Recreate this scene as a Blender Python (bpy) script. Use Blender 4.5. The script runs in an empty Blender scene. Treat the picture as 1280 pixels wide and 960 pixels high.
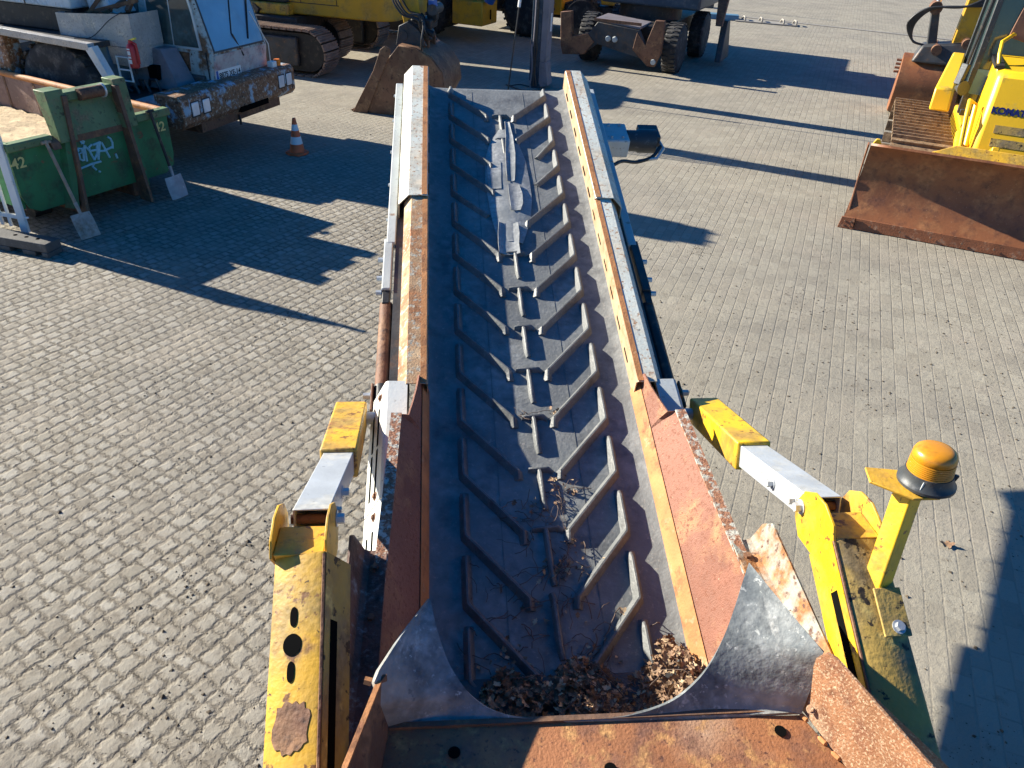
import bpy, bmesh, math, random
from mathutils import Vector, Matrix
random.seed(7)
R = math.radians
scene = bpy.context.scene
COL = scene.collection

# ------------------------------------------------------------------ camera
F_PX, PITCH, ROLL, CAM_H = 943.0, 33.4, 3.2, 3.43
_p, _r = R(PITCH), R(ROLL)
cF = Vector((0, math.cos(_p), -math.sin(_p)))
_R0 = Vector((1, 0, 0)); _U0 = Vector((0, math.sin(_p), math.cos(_p)))
cR = math.cos(_r) * _R0 + math.sin(_r) * _U0
cU = -math.sin(_r) * _R0 + math.cos(_r) * _U0
cC = Vector((0, 0, CAM_H))
cam = bpy.data.cameras.new("camera"); cam.sensor_width = 36; cam.lens = 36 * F_PX / 1280
cam.clip_start = 0.05; cam.clip_end = 600
cam_o = bpy.data.objects.new("camera", cam); COL.objects.link(cam_o)
cam_o.matrix_world = Matrix(((cR.x, cU.x, -cF.x, cC.x), (cR.y, cU.y, -cF.y, cC.y), (cR.z, cU.z, -cF.z, cC.z), (0, 0, 0, 1)))
scene.camera = cam_o

# ------------------------------------------------------------------ sky, sun, exposure
SUN_EL, SUN_AZ = 23.3, -67.5            # azimuth clockwise from +Y
w = bpy.data.worlds.new("World"); scene.world = w; w.use_nodes = True
nt = w.node_tree; bg = nt.nodes["Background"]
sky = nt.nodes.new("ShaderNodeTexSky"); sky.sky_type = 'NISHITA'; sky.sun_disc = False
sky.sun_elevation = R(SUN_EL); sky.sun_rotation = R(SUN_AZ); sky.air_density = 1.0; sky.dust_density = 0.6; sky.ozone_density = 5.0
hs = nt.nodes.new("ShaderNodeHueSaturation"); hs.inputs["Hue"].default_value = 0.506; hs.inputs["Saturation"].default_value = 1.45
nt.links.new(sky.outputs[0], hs.inputs["Color"]); nt.links.new(hs.outputs[0], bg.inputs[0]); bg.inputs[1].default_value = 0.060
sun = bpy.data.lights.new("sun", 'SUN'); sun.energy = 5.0; sun.angle = R(0.5); sun.color = (1.0, 0.935, 0.79)
so = bpy.data.objects.new("sun", sun); COL.objects.link(so)
sd = Vector((math.sin(R(SUN_AZ)) * math.cos(R(SUN_EL)), math.cos(R(SUN_AZ)) * math.cos(R(SUN_EL)), math.sin(R(SUN_EL))))
so.rotation_euler = sd.to_track_quat('Z', 'Y').to_euler(); so.location = (-20, 8, 20)
scene.view_settings.view_transform = 'Standard'; scene.view_settings.look = 'None'
scene.view_settings.exposure = 1.42; scene.view_settings.gamma = 1
scene.render.engine = 'CYCLES'
scene.cycles.max_bounces = 6

# ------------------------------------------------------------------ reference frames
def ray(px):
    d = cF * F_PX + cR * (px[0] - 640) - cU * (px[1] - 480)
    return d.normalized()
def ground(px, z=0.0):
    d = ray(px); return cC + d * ((z - cC.z) / d.z)
bu = ray((539, -620)); bv = bu.cross(Vector((0, 0, 1))).normalized(); bn = bv.cross(bu)   # belt: along, across, up
bO = Vector((-0.03908, 4.24841, 1.65583))
buh = Vector((bu.x, bu.y, 0)).normalized()
def W(x, y, z): return bO + bv * x + bu * y + bn * z            # belt coordinates
def HP(l, a, z): return Vector((bO.x, bO.y, 0)) + bv * l + buh * a + Vector((0, 0, z))   # level coordinates about the belt axis
def on_z(px, Z):
    d = ray(px); t = (Z - (cC - bO).dot(bn)) / d.dot(bn); P = cC + d * t - bO
    return (P.dot(bv), P.dot(bu), P.dot(bn))

# ------------------------------------------------------------------ materials
MATS = {}
def mat(name, base, var=0.25, vscale=4, layers=(), rough=0.6, metal=0.0, bump=(0.15, 40), spec=0.4, coat=0):
    m = bpy.data.materials.new(name); m.use_nodes = True; MATS[name] = m
    t = m.node_tree; L = t.links; N = t.nodes; b = N["Principled BSDF"]
    tc = N.new("ShaderNodeTexCoord")
    n0 = N.new("ShaderNodeTexNoise"); n0.inputs["Scale"].default_value = vscale; n0.inputs["Detail"].default_value = 7
    L.new(tc.outputs["Object"], n0.inputs["Vector"])
    mr = N.new("ShaderNodeMapRange"); mr.inputs[1].default_value = .3; mr.inputs[2].default_value = .7
    mr.inputs[3].default_value = 1 - var; mr.inputs[4].default_value = 1 + var
    L.new(n0.outputs[0], mr.inputs[0])
    mu = N.new("ShaderNodeVectorMath"); mu.operation = 'SCALE'; mu.inputs[0].default_value = base[:3]
    L.new(mr.outputs[0], mu.inputs["Scale"])
    col = mu.outputs[0]; rsock = None
    r0 = N.new("ShaderNodeValue"); r0.outputs[0].default_value = rough; rsock = r0.outputs[0]
    hsum = None
    for i, ly in enumerate(layers):
        c, sc, th, sf = ly[:4]; st = ly[4] if len(ly) > 4 else (1, 1, 1); rr = ly[5] if len(ly) > 5 else None
        mp = N.new("ShaderNodeMapping"); mp.inputs["Scale"].default_value = st; mp.inputs["Location"].default_value = (i * 3.7 + 1, i * 1.3, i * 2.1)
        L.new(tc.outputs["Object"], mp.inputs["Vector"])
        n = N.new("ShaderNodeTexNoise"); n.inputs["Scale"].default_value = sc; n.inputs["Detail"].default_value = 9; n.inputs["Roughness"].default_value = .62
        L.new(mp.outputs[0], n.inputs["Vector"])
        k = N.new("ShaderNodeMapRange"); k.inputs[1].default_value = th - sf; k.inputs[2].default_value = th + sf
        L.new(n.outputs[0], k.inputs[0])
        n2 = N.new("ShaderNodeTexNoise"); n2.inputs["Scale"].default_value = sc * 6; n2.inputs["Detail"].default_value = 5
        L.new(tc.outputs["Object"], n2.inputs["Vector"])
        k2 = N.new("ShaderNodeMapRange"); k2.inputs[1].default_value = .3; k2.inputs[2].default_value = .7; k2.inputs[3].default_value = .6; k2.inputs[4].default_value = 1.4
        L.new(n2.outputs[0], k2.inputs[0])
        cs = N.new("ShaderNodeVectorMath"); cs.operation = 'SCALE'; cs.inputs[0].default_value = c[:3]; L.new(k2.outputs[0], cs.inputs["Scale"])
        mx = N.new("ShaderNodeMix"); mx.data_type = 'RGBA'
        L.new(k.outputs[0], mx.inputs[0]); L.new(col, mx.inputs[6]); L.new(cs.outputs[0], mx.inputs[7]); col = mx.outputs[2]
        if rr is not None:
            mf = N.new("ShaderNodeMix"); L.new(k.outputs[0], mf.inputs[0]); L.new(rsock, mf.inputs[2]); mf.inputs[3].default_value = rr; rsock = mf.outputs[0]
    L.new(col, b.inputs["Base Color"]); L.new(rsock, b.inputs["Roughness"])
    b.inputs["Metallic"].default_value = metal; b.inputs["Specular IOR Level"].default_value = spec
    if coat: b.inputs["Coat Weight"].default_value = coat; b.inputs["Coat Roughness"].default_value = .15
    if bump:
        nb = N.new("ShaderNodeTexNoise"); nb.inputs["Scale"].default_value = bump[1]; nb.inputs["Detail"].default_value = 6
        L.new(tc.outputs["Object"], nb.inputs["Vector"])
        bp = N.new("ShaderNodeBump"); bp.inputs["Strength"].default_value = bump[0]; bp.inputs["Distance"].default_value = .01
        L.new(nb.outputs[0], bp.inputs["Height"]); L.new(bp.outputs[0], b.inputs["Normal"])
    return m

RUST = (0.20, 0.075, 0.030); RUSTD = (0.075, 0.030, 0.018); RUSTO = (0.36, 0.15, 0.05)
mat("belt_rubber", (0.165, 0.171, 0.169), .22, 2.2, [((0.23, 0.235, 0.228), 3.5, .56, .16, (1, .6, 1)), ((0.27, 0.255, 0.235), 45, .64, .06), ((0.08, 0.082, 0.085), 6, .64, .12), ((0.36, 0.35, 0.33), 140, .70, .03)], .55, bump=(.25, 60), spec=.5)
mat("cleat_rubber", (0.115, 0.12, 0.12), .25, 6, [((0.17, 0.17, 0.165), 22, .58, .12), ((0.05, .05, .05), 9, .66, .08)], .5, bump=(.25, 80), spec=.5)
mat("patch_rubber", (0.22, 0.228, 0.225), .2, 5, [((0.34, 0.34, 0.33), 8, .55, .14)], .42, bump=(.3, 30), spec=.6)
mat("rail_paint", (0.62, 0.64, 0.57), .12, 3, [((0.58, 0.47, 0.33), 4, .56, .14), ((0.34, 0.16, 0.07), 42, .60, .05), ((0.22, 0.23, 0.21), 40, .66, .05)], .55, bump=(.15, 70))
mat("lip_tan", (0.42, 0.29, 0.17), .2, 8, [((0.36, 0.19, 0.09), 10, .58, .10), ((0.2, .1, .05), 50, .66, .05)], .7, bump=(.2, 90))
mat("rail_rust", (0.48, 0.33, 0.19), .25, 5, [((0.28, 0.115, 0.045), 5, .50, .12), ((0.40, 0.38, 0.31), 30, .58, .06), ((0.12, 0.05, 0.03), 60, .66, .04)], .75, bump=(.35, 90))
mat("lip_rust", (0.44, 0.19, 0.07), .25, 8, [((0.22, 0.09, 0.04), 12, .60, .08), ((0.42, 0.28, 0.16), 16, .66, .06)], .7, bump=(.25, 90))
mat("wing_rust", (0.255, 0.115, 0.078), .2, 2.5, [((0.20, 0.075, 0.045), 2.2, .56, .12, (1, .35, 1)), ((0.42, 0.22, 0.10), 4, .62, .10), ((0.19, 0.07, 0.04), 60, .58, .05), ((0.45, 0.33, 0.22), 90, .68, .03)], .72, bump=(.5, 160))
mat("chipped_edge", (0.44, 0.43, 0.37), .2, 6, [((0.29, 0.13, 0.07), 34, .475, .05), ((0.15, 0.06, .04), 80, .60, .03)], .7, bump=(.5, 90))
mat("deck_rust", (0.30, 0.122, 0.050), .32, 2.5, [((0.36, 0.24, 0.16), 1.8, .62, .10), ((0.16, 0.075, 0.048), 7, .56, .10), ((0.44, 0.23, 0.085), 14, .60, .07), ((0.10, 0.04, 0.025), 60, .63, .05), ((0.42, 0.36, 0.3), 90, .72, .02)], .62, bump=(.3, 120), spec=.5)
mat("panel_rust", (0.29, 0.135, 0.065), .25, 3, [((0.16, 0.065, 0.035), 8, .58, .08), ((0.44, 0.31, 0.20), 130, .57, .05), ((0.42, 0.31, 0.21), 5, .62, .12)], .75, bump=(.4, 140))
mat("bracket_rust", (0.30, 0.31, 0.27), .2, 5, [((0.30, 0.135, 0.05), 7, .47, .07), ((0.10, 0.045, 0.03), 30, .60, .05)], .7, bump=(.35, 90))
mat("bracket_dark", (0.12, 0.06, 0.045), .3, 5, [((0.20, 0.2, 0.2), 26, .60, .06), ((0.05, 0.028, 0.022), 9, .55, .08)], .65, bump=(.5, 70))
mat("chute_rubber", (0.165, 0.182, 0.186), .25, 3, [((0.29, 0.30, 0.292), 5, .54, .10), ((0.085, 0.093, 0.097), 8, .57, .08), ((0.40, 0.41, 0.39), 45, .64, .03), ((0.36, 0.36, 0.34), 14, .64, .04, (1, .12, 1)), ((0.30, 0.26, 0.21), 3, .64, .1), ((0.05, 0.055, 0.06), 12, .68, .04)], .55, bump=(.3, 60), spec=.5)
mat("cover_white", (0.66, 0.66, 0.61), .08, 4, [((0.34, 0.19, 0.10), 14, .68, .05), ((0.40, 0.39, 0.35), 40, .66, .05)], .5, bump=(.1, 60))
mat("frame_grey", (0.44, 0.47, 0.47), .12, 4, [((0.26, 0.13, 0.06), 12, .68, .05), ((0.24, .24, .22), 40, .66, .05)], .5, bump=(.1, 60))
mat("galvanised", (0.50, 0.52, 0.54), .12, 8, [((0.62, 0.57, 0.47), 5, .62, .10), ((0.30, .3, .3), 40, .68, .04)], .38, .35, bump=(.1, 50))
mat("yellow_paint", (0.72, 0.43, 0.010), .10, 3, [((0.40, 0.25, 0.045), 5, .55, .10), ((0.30, 0.17, 0.05), 3, .62, .08, (1, 1, .3)), ((0.20, 0.085, 0.02), 24, .62, .02), ((0.07, 0.04, 0.02), 70, .665, .02)], .42, bump=(.1, 60), spec=.5)
mat("yellow_worn", (0.66, 0.37, 0.03), .15, 3, [((0.36, 0.23, 0.06), 5, .52, .10), ((0.30, 0.15, 0.05), 9, .60, .06, (1, 1, .35)), ((0.17, 0.075, 0.025), 15, .61, .02), ((0.05, 0.03, 0.02), 40, .66, .02)], .5, bump=(.2, 60))
mat("yellow_dirty", (0.42, 0.28, 0.07), .2, 4, [((0.20, 0.15, 0.08), 5, .52, .10), ((0.03, 0.022, 0.015), 20, .61, .02), ((0.48, 0.36, 0.12), 9, .62, .05)], .6, bump=(.3, 60))
mat("yellow_machine", (0.56, 0.31, 0.025), .12, 2, [((0.34, 0.22, 0.06), 4, .60, .12), ((0.15, 0.08, .03), 26, .70, .02)], .45, bump=(.1, 40))
mat("orange_machine_paint", (0.62, 0.10, 0.03), .12, 3, [], .5)
mat("yellow_dozer", (0.80, 0.47, 0.014), .06, 2, [((0.42, 0.30, 0.07), 5, .68, .08)], .38, bump=(.06, 40), spec=.5)
mat("amber_lens", (0.56, 0.225, 0.010), .12, 9, [((0.36, 0.15, .02), 12, .60, .1), ((0.5, .36, .18), 60, .7, .03)], .3, bump=(.03, 40), spec=.6)
mat("black_plastic", (0.045, 0.05, 0.055), .2, 6, [((0.16, 0.16, 0.16), 20, .66, .08)], .45, bump=(.1, 60))
mat("black_steel", (0.022, 0.022, 0.024), .3, 6, [((0.09, 0.07, 0.055), 12, .62, .08)], .5, bump=(.2, 60))
mat("black_hole", (0.006, 0.006, 0.006), .1, 5, [], .95, bump=None, spec=0.0)
mat("dark_steel", (0.06, 0.062, 0.066), .3, 5, [((0.13, 0.085, 0.06), 9, .60, .08)], .5, .2, bump=(.2, 50))
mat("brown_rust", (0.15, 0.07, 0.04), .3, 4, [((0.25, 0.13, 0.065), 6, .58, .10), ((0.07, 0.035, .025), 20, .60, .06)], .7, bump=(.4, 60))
mat("bucket_rust", (0.20, 0.10, 0.055), .3, 3, [((0.32, 0.19, 0.10), 4, .60, .12), ((0.08, 0.04, .028), 16, .62, .06)], .65, bump=(.3, 50))
mat("blade_rust", (0.235, 0.085, 0.032), .22, 1.6, [((0.33, 0.15, 0.06), 3.5, .60, .12), ((0.13, 0.05, .025), 8, .60, .10), ((0.30, .16, .09), 40, .66, .04)], .55, bump=(.18, 25), spec=.5)
mat("blade_edge", (0.24, 0.085, 0.035), .25, 4, [((0.35, 0.2, 0.12), 12, .62, .08)], .6, bump=(.3, 60))
mat("track_shoe", (0.26, 0.17, 0.10), .35, 5, [((0.40, 0.28, 0.17), 9, .56, .12), ((0.10, .06, .04), 16, .6, .06)], .55, .2, bump=(.3, 60))
mat("track_mauve", (0.30, 0.215, 0.17), .3, 5, [((0.20, 0.14, 0.11), 9, .58, .1)], .6, .2, bump=(.3, 60))
mat("tyre_rubber", (0.028, 0.028, 0.030), .3, 5, [((0.12, 0.11, 0.10), 6, .60, .10)], .75, bump=(.4, 40))
mat("green_paint", (0.030, 0.17, 0.070), .2, 3, [((0.035, 0.08, 0.045), 5, .58, .10), ((0.14, 0.07, 0.04), 9, .66, .04), ((0.25, 0.3, .25), 40, .71, .02)], .5, bump=(.15, 40))
mat("green_faded", (0.12, 0.19, 0.09), .25, 4, [((0.20, 0.16, 0.09), 7, .60, .08), ((0.05, .06, .035), 14, .62, .05)], .6, bump=(.2, 40))
mat("rust_edge", (0.13, 0.075, 0.05), .3, 8, [((0.24, 0.12, 0.06), 9, .58, .1)], .7, bump=(.3, 60))
mat("skip_inner", (0.27, 0.18, 0.15), .25, 3, [((0.17, 0.10, 0.08), 5, .56, .10), ((0.42, .32, .25), 12, .66, .05)], .75, bump=(.3, 40))
mat("sand", (0.52, 0.40, 0.25), .25, 6, [((0.34, 0.25, .16), 14, .56, .10)], .95, bump=(.8, 40))
mat("truck_blue", (0.44, 0.50, 0.48), .18, 2.5, [((0.42, 0.42, 0.38), 4, .56, .10), ((0.20, 0.10, 0.05), 4, .555, .05), ((0.10, 0.055, .035), 22, .62, .04)], .55, bump=(.2, 40))
mat("truck_front", (0.50, 0.48, 0.46), .15, 3, [((0.36, 0.22, 0.22), 4, .54, .10), ((0.25, 0.36, 0.42), 9, .64, .06), ((0.14, 0.07, .045), 22, .65, .04)], .6, bump=(.2, 40))
mat("truck_rust_blue", (0.32, 0.44, 0.54), .15, 3, [((0.21, 0.105, 0.055), 4.5, .435, .035), ((0.45, 0.40, 0.32), 26, .60, .04), ((0.07, 0.035, .025), 14, .62, .04)], .65, bump=(.4, 40))
mat("truck_white", (0.62, 0.66, 0.68), .1, 3, [((0.42, 0.52, 0.60), 4, .56, .08), ((0.25, 0.16, .10), 22, .68, .03)], .5, bump=(.1, 40))
mat("tread_plate", (0.42, 0.41, 0.40), .15, 5, [((0.56, 0.50, 0.42), 6, .60, .08), ((0.28, .27, .26), 40, .6, .06)], .5, .3, bump=(.5, 60))
mat("glass_blue", (0.19, 0.34, 0.50), .15, 2, [((0.32, 0.42, .5), 1.5, .6, .15)], .12, bump=None, spec=.9)  # opaque blue with paler patches paints reflections into the windscreen
mat("glass_dark", (0.045, 0.075, 0.075), .3, 2, [((0.07, 0.12, .12), 3, .6, .10), ((0.14, .10, .07), 5, .66, .06)], .08, bump=None, spec=.9)  # base colour lifted to paint faint reflections into opaque glass
mat("alu_trim", (0.62, 0.65, 0.66), .08, 5, [], .35, .4, bump=None)
mat("mirror_light", (0.75, 0.78, 0.82), .1, 8, [], .15, .2, bump=(.2, 60), spec=.8)
mat("orange_plastic", (0.80, 0.20, 0.02), .1, 8, [], .35, bump=None)
mat("blue_plastic", (0.03, 0.12, 0.40), .1, 8, [], .35, bump=None)
mat("white_paint", (0.78, 0.78, 0.77), .04, 5, [((0.6, 0.58, .54), 9, .66, .08)], .4, bump=None)
mat("plate_white", (0.80, 0.80, 0.78), .04, 5, [], .4, bump=None)
mat("plate_black", (0.02, 0.02, 0.022), .1, 5, [], .5, bump=None)
mat("navy_print", (0.010, 0.014, 0.10), .1, 5, [], .45, bump=None)
mat("number_cream", (0.62, 0.55, 0.22), .1, 9, [], .6, bump=None)
mat("graffiti_blue", (0.25, 0.52, 0.62), .15, 20, [], .6, bump=None)
mat("red_paint", (0.50, 0.02, 0.025), .1, 6, [], .35, bump=None, spec=.5)
mat("brass_yellow", (0.75, 0.6, 0.08), .1, 6, [], .4, bump=None)
mat("cone_orange", (0.72, 0.13, 0.045), .1, 6, [((0.4, .12, .06), 12, .66, .06)], .55, bump=None)
mat("cone_white", (0.70, 0.71, 0.72), .06, 9, [], .45, bump=None)
mat("shovel_wood", (0.33, 0.25, 0.18), .25, 12, [], .7, bump=(.2, 60))
mat("shovel_steel", (0.36, 0.33, 0.29), .25, 8, [((0.22, 0.15, 0.10), 9, .6, .1)], .55, .3, bump=(.3, 60))
mat("shovel_steel_grey", (0.33, 0.34, 0.37), .2, 8, [((0.5, 0.5, .5), 14, .62, .06)], .5, .3, bump=(.3, 60))
mat("grey_plastic", (0.085, 0.08, 0.075), .2, 5, [((0.14, .13, .12), 9, .58, .1)], .7, bump=(.2, 40))
mat("navy_paint", (0.035, 0.06, 0.09), .2, 3, [((0.10, .12, .14), 6, .6, .1)], .45, bump=(.1, 40))
mat("mauve_grey", (0.22, 0.20, 0.22), .15, 3, [((0.12, .11, .12), 6, .62, .1)], .5, bump=(.1, 40))
mat("hub_yellow", (0.55, 0.30, 0.02), .2, 6, [((0.2, .12, .04), 9, .58, .08)], .5)
mat("chrome", (0.75, 0.76, 0.78), .05, 5, [], .15, .9, bump=None)
mat("hose_black", (0.02, 0.02, 0.022), .2, 8, [((0.08, .08, .08), 12, .66, .06)], .4, bump=None, spec=.6)
mat("slate_blue", (0.10, 0.20, 0.28), .2, 4, [], .5)
mat("kerb_stone", (0.27, 0.25, 0.22), .15, 5, [], .8)
mat("leaf_brown", (0.20, 0.115, 0.065), .5, 30, [((0.34, 0.22, 0.13), 16, .54, .12), ((0.085, 0.045, .03), 12, .60, .08)], .7, bump=(.3, 120))
mat("leaf_pale", (0.46, 0.33, 0.20), .3, 20, [], .7, bump=(.3, 90))
mat("twig_bark", (0.13, 0.09, 0.07), .4, 20, [], .8)
mat("seat_brown", (0.22, 0.11, 0.07), .2, 6, [], .7)
mat("crumb_earth", (0.10, 0.078, 0.055), .5, 9, [], .95)

def ground_material():
    m = bpy.data.materials.new("block_paving"); m.use_nodes = True; MATS["paving"] = m
    t = m.node_tree; N = t.nodes; L = t.links; b = N["Principled BSDF"]
    tc = N.new("ShaderNodeTexCoord"); gen = tc.outputs["Object"]
    def noise(sc, det=6, ro=.55, vec=None):
        n = N.new("ShaderNodeTexNoise"); n.inputs["Scale"].default_value = sc; n.inputs["Detail"].default_value = det; n.inputs["Roughness"].default_value = ro
        L.new(vec or gen, n.inputs["Vector"]); return n
    def mrange(s, a, c, d=0, e=1):
        k = N.new("ShaderNodeMapRange"); k.inputs[1].default_value = a; k.inputs[2].default_value = c; k.inputs[3].default_value = d; k.inputs[4].default_value = e
        L.new(s, k.inputs[0]); return k.outputs[0]
    def math2(op, a, c):
        k = N.new("ShaderNodeMath"); k.operation = op
        for i, s in enumerate((a, c)):
            if isinstance(s, (int, float)): k.inputs[i].default_value = s
            else: L.new(s, k.inputs[i])
        return k.outputs[0]
    def mix(f, a, c):
        k = N.new("ShaderNodeMix"); k.data_type = 'RGBA'
        if isinstance(f, float): k.inputs[0].default_value = f
        else: L.new(f, k.inputs[0])
        for i, s in ((6, a), (7, c)):
            if isinstance(s, tuple): k.inputs[i].default_value = (*s, 1)
            else: L.new(s, k.inputs[i])
        return k.outputs[2]
    def bricks(az, warp, wscale, bw, mort, warp2=0, smooth=.6, squash=1):
        nz = noise(wscale, 3)
        sub = N.new("ShaderNodeVectorMath"); sub.operation = 'SUBTRACT'; L.new(nz.outputs["Color"], sub.inputs[0]); sub.inputs[1].default_value = (.5, .5, .5)
        sc = N.new("ShaderNodeVectorMath"); sc.operation = 'SCALE'; L.new(sub.outputs[0], sc.inputs[0]); sc.inputs["Scale"].default_value = warp
        ad = N.new("ShaderNodeVectorMath"); L.new(gen, ad.inputs[0]); L.new(sc.outputs[0], ad.inputs[1])
        if warp2:
            nz2 = noise(38, 4, .6); sb2 = N.new("ShaderNodeVectorMath"); sb2.operation = 'SUBTRACT'; L.new(nz2.outputs["Color"], sb2.inputs[0]); sb2.inputs[1].default_value = (.5, .5, .5)
            sc2 = N.new("ShaderNodeVectorMath"); sc2.operation = 'SCALE'; L.new(sb2.outputs[0], sc2.inputs[0]); sc2.inputs["Scale"].default_value = warp2
            ad2 = N.new("ShaderNodeVectorMath"); L.new(ad.outputs[0], ad2.inputs[0]); L.new(sc2.outputs[0], ad2.inputs[1]); ad = ad2
        mp = N.new("ShaderNodeMapping"); mp.inputs["Rotation"].default_value = (0, 0, -R(90 - az)); L.new(ad.outputs[0], mp.inputs["Vector"])
        br = N.new("ShaderNodeTexBrick"); br.inputs["Scale"].default_value = 1; br.inputs["Brick Width"].default_value = bw; br.inputs["Row Height"].default_value = .107
        br.inputs["Mortar Size"].default_value = mort; br.inputs["Mortar Smooth"].default_value = smooth; br.inputs["Bias"].default_value = 0
        br.inputs["Color1"].default_value = (0, 0, 0, 1); br.inputs["Color2"].default_value = (1, 1, 1, 1); br.inputs["Mortar"].default_value = (.5, .5, .5, 1)
        br.offset = .42; br.squash = squash; br.squash_frequency = 3; br.offset_frequency = 2
        L.new(mp.outputs[0], br.inputs["Vector"]); return br
    bl = bricks(30.5, .050, 10, .120, .026, .050, 1.0, .70); bln = bricks(30.5, .050, 10, .120, .0055, .050, .4, .70); brr = bricks(20.3, .012, 6, .20, .0075)
    sep = N.new("ShaderNodeSeparateXYZ"); L.new(gen, sep.inputs[0])
    nb = noise(.5, 3)
    side = math2('ADD', sep.outputs[0], math2('MULTIPLY', math2('SUBTRACT', nb.outputs[0], .5), .5))
    # the rough old setts lie left of the conveyor near the machine
    fr = math2('MULTIPLY', mrange(side, -.3, .3, 1, 0), mrange(sep.outputs[1], 9.0, 15, 1, 0))
    # colour
    bigN = noise(.55, 6); midN = noise(3.2, 7); finN = noise(34, 5, .7); grit = noise(120, 3, .7)
    cl = mix(mrange(bl.outputs["Color"], 0, 1), (.245, .222, .180), (.365, .338, .288))
    cr = mix(mrange(brr.outputs["Color"], 0, 1), (.262, .235, .185), (.335, .305, .242))
    dustm = mrange(midN.outputs[0], .36, .66)
    stone = math2('MULTIPLY', math2('SUBTRACT', 1.0, bl.outputs["Fac"]), mrange(noise(6.5, 5, .6).outputs[0], .34, .54, .15, 1))
    mortl = math2('MULTIPLY', bl.outputs["Fac"], mrange(noise(3.1, 6, .65).outputs[0], .30, .58, .35, 1))
    linel = math2('MULTIPLY', bln.outputs["Fac"], mrange(noise(5.0, 5, .65).outputs[0], .38, .56))  # thin dark joint lines also paint the shadow along the sett rows
    # dust fills the joints of the right paving in patches; joints in the other direction mostly vanish
    mortr = math2('MULTIPLY', brr.outputs["Fac"], math2('MULTIPLY', mrange(noise(1.1, 4).outputs[0], .34, .58, .15, 1.0), mrange(sep.outputs[1], 3.5, 8.5, .42, 1.0)))
    dirt = mix(mrange(noise(21, 6, .7).outputs[0], .35, .65), (.125, .103, .076), (.235, .203, .158))
    cl = mix(stone, dirt, cl); cl = mix(math2('MULTIPLY', linel, .8), cl, (.05, .042, .033)); cr = mix(math2('MULTIPLY', mortr, .62), cr, (.09, .078, .062))
    c = mix(fr, cr, cl)
    st = N.new('ShaderNodeMapping'); st.inputs['Rotation'].default_value = (0, 0, R(-60)); st.inputs['Scale'].default_value = (.12, 1.6, 1); L.new(gen, st.inputs['Vector'])
    c = mix(mrange(noise(1.3, 6, .6, st.outputs[0]).outputs[0], .55, .72, 0, .40), c, (.16, .145, .122))
    c = mix(mrange(noise(.38, 7, .62).outputs[0], .57, .66, 0, .38), c, (.12, .108, .09))
    c = mix(mrange(finN.outputs[0], .35, .75, .0, .42), c, (.335, .297, .235))
    c = mix(mrange(bigN.outputs[0], .42, .70, 0, .38), c, (.19, .175, .155))
    c = mix(mrange(noise(1.5, 7).outputs[0], .50, .70, 0, .6), c, (.32, .28, .225))
    c = mix(mrange(noise(.9, 8, .65).outputs[0], .56, .70, 0, .55), c, (.20, .178, .148))
    c = mix(mrange(noise(7, 8, .7).outputs[0], .59, .72, 0, .65), c, (.12, .10, .075))
    c = mix(mrange(grit.outputs[0], .61, .74, 0, .8), c, (.08, .065, .05))
    L.new(c, b.inputs["Base Color"]); b.inputs["Roughness"].default_value = .9; b.inputs["Specular IOR Level"].default_value = .25
    # relief
    hl = math2('SUBTRACT', math2('MULTIPLY', mortl, -1.1), math2('MULTIPLY', linel, .7)); hr = math2('MULTIPLY', mortr, -.55)
    hx = N.new("ShaderNodeMix"); L.new(fr, hx.inputs[0]); L.new(hr, hx.inputs[2]); L.new(hl, hx.inputs[3])
    h = math2('ADD', hx.outputs[0], math2('MULTIPLY', finN.outputs[0], .75))
    h = math2('ADD', h, math2('MULTIPLY', noise(13, 5).outputs[0], .9))
    h = math2('ADD', h, math2('MULTIPLY', grit.outputs[0], .25))
    bp = N.new("ShaderNodeBump"); bp.inputs["Strength"].default_value = .55; bp.inputs["Distance"].default_value = .012
    L.new(h, bp.inputs["Height"]); L.new(bp.outputs[0], b.inputs["Normal"])
    return m
ground_material()

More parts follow.
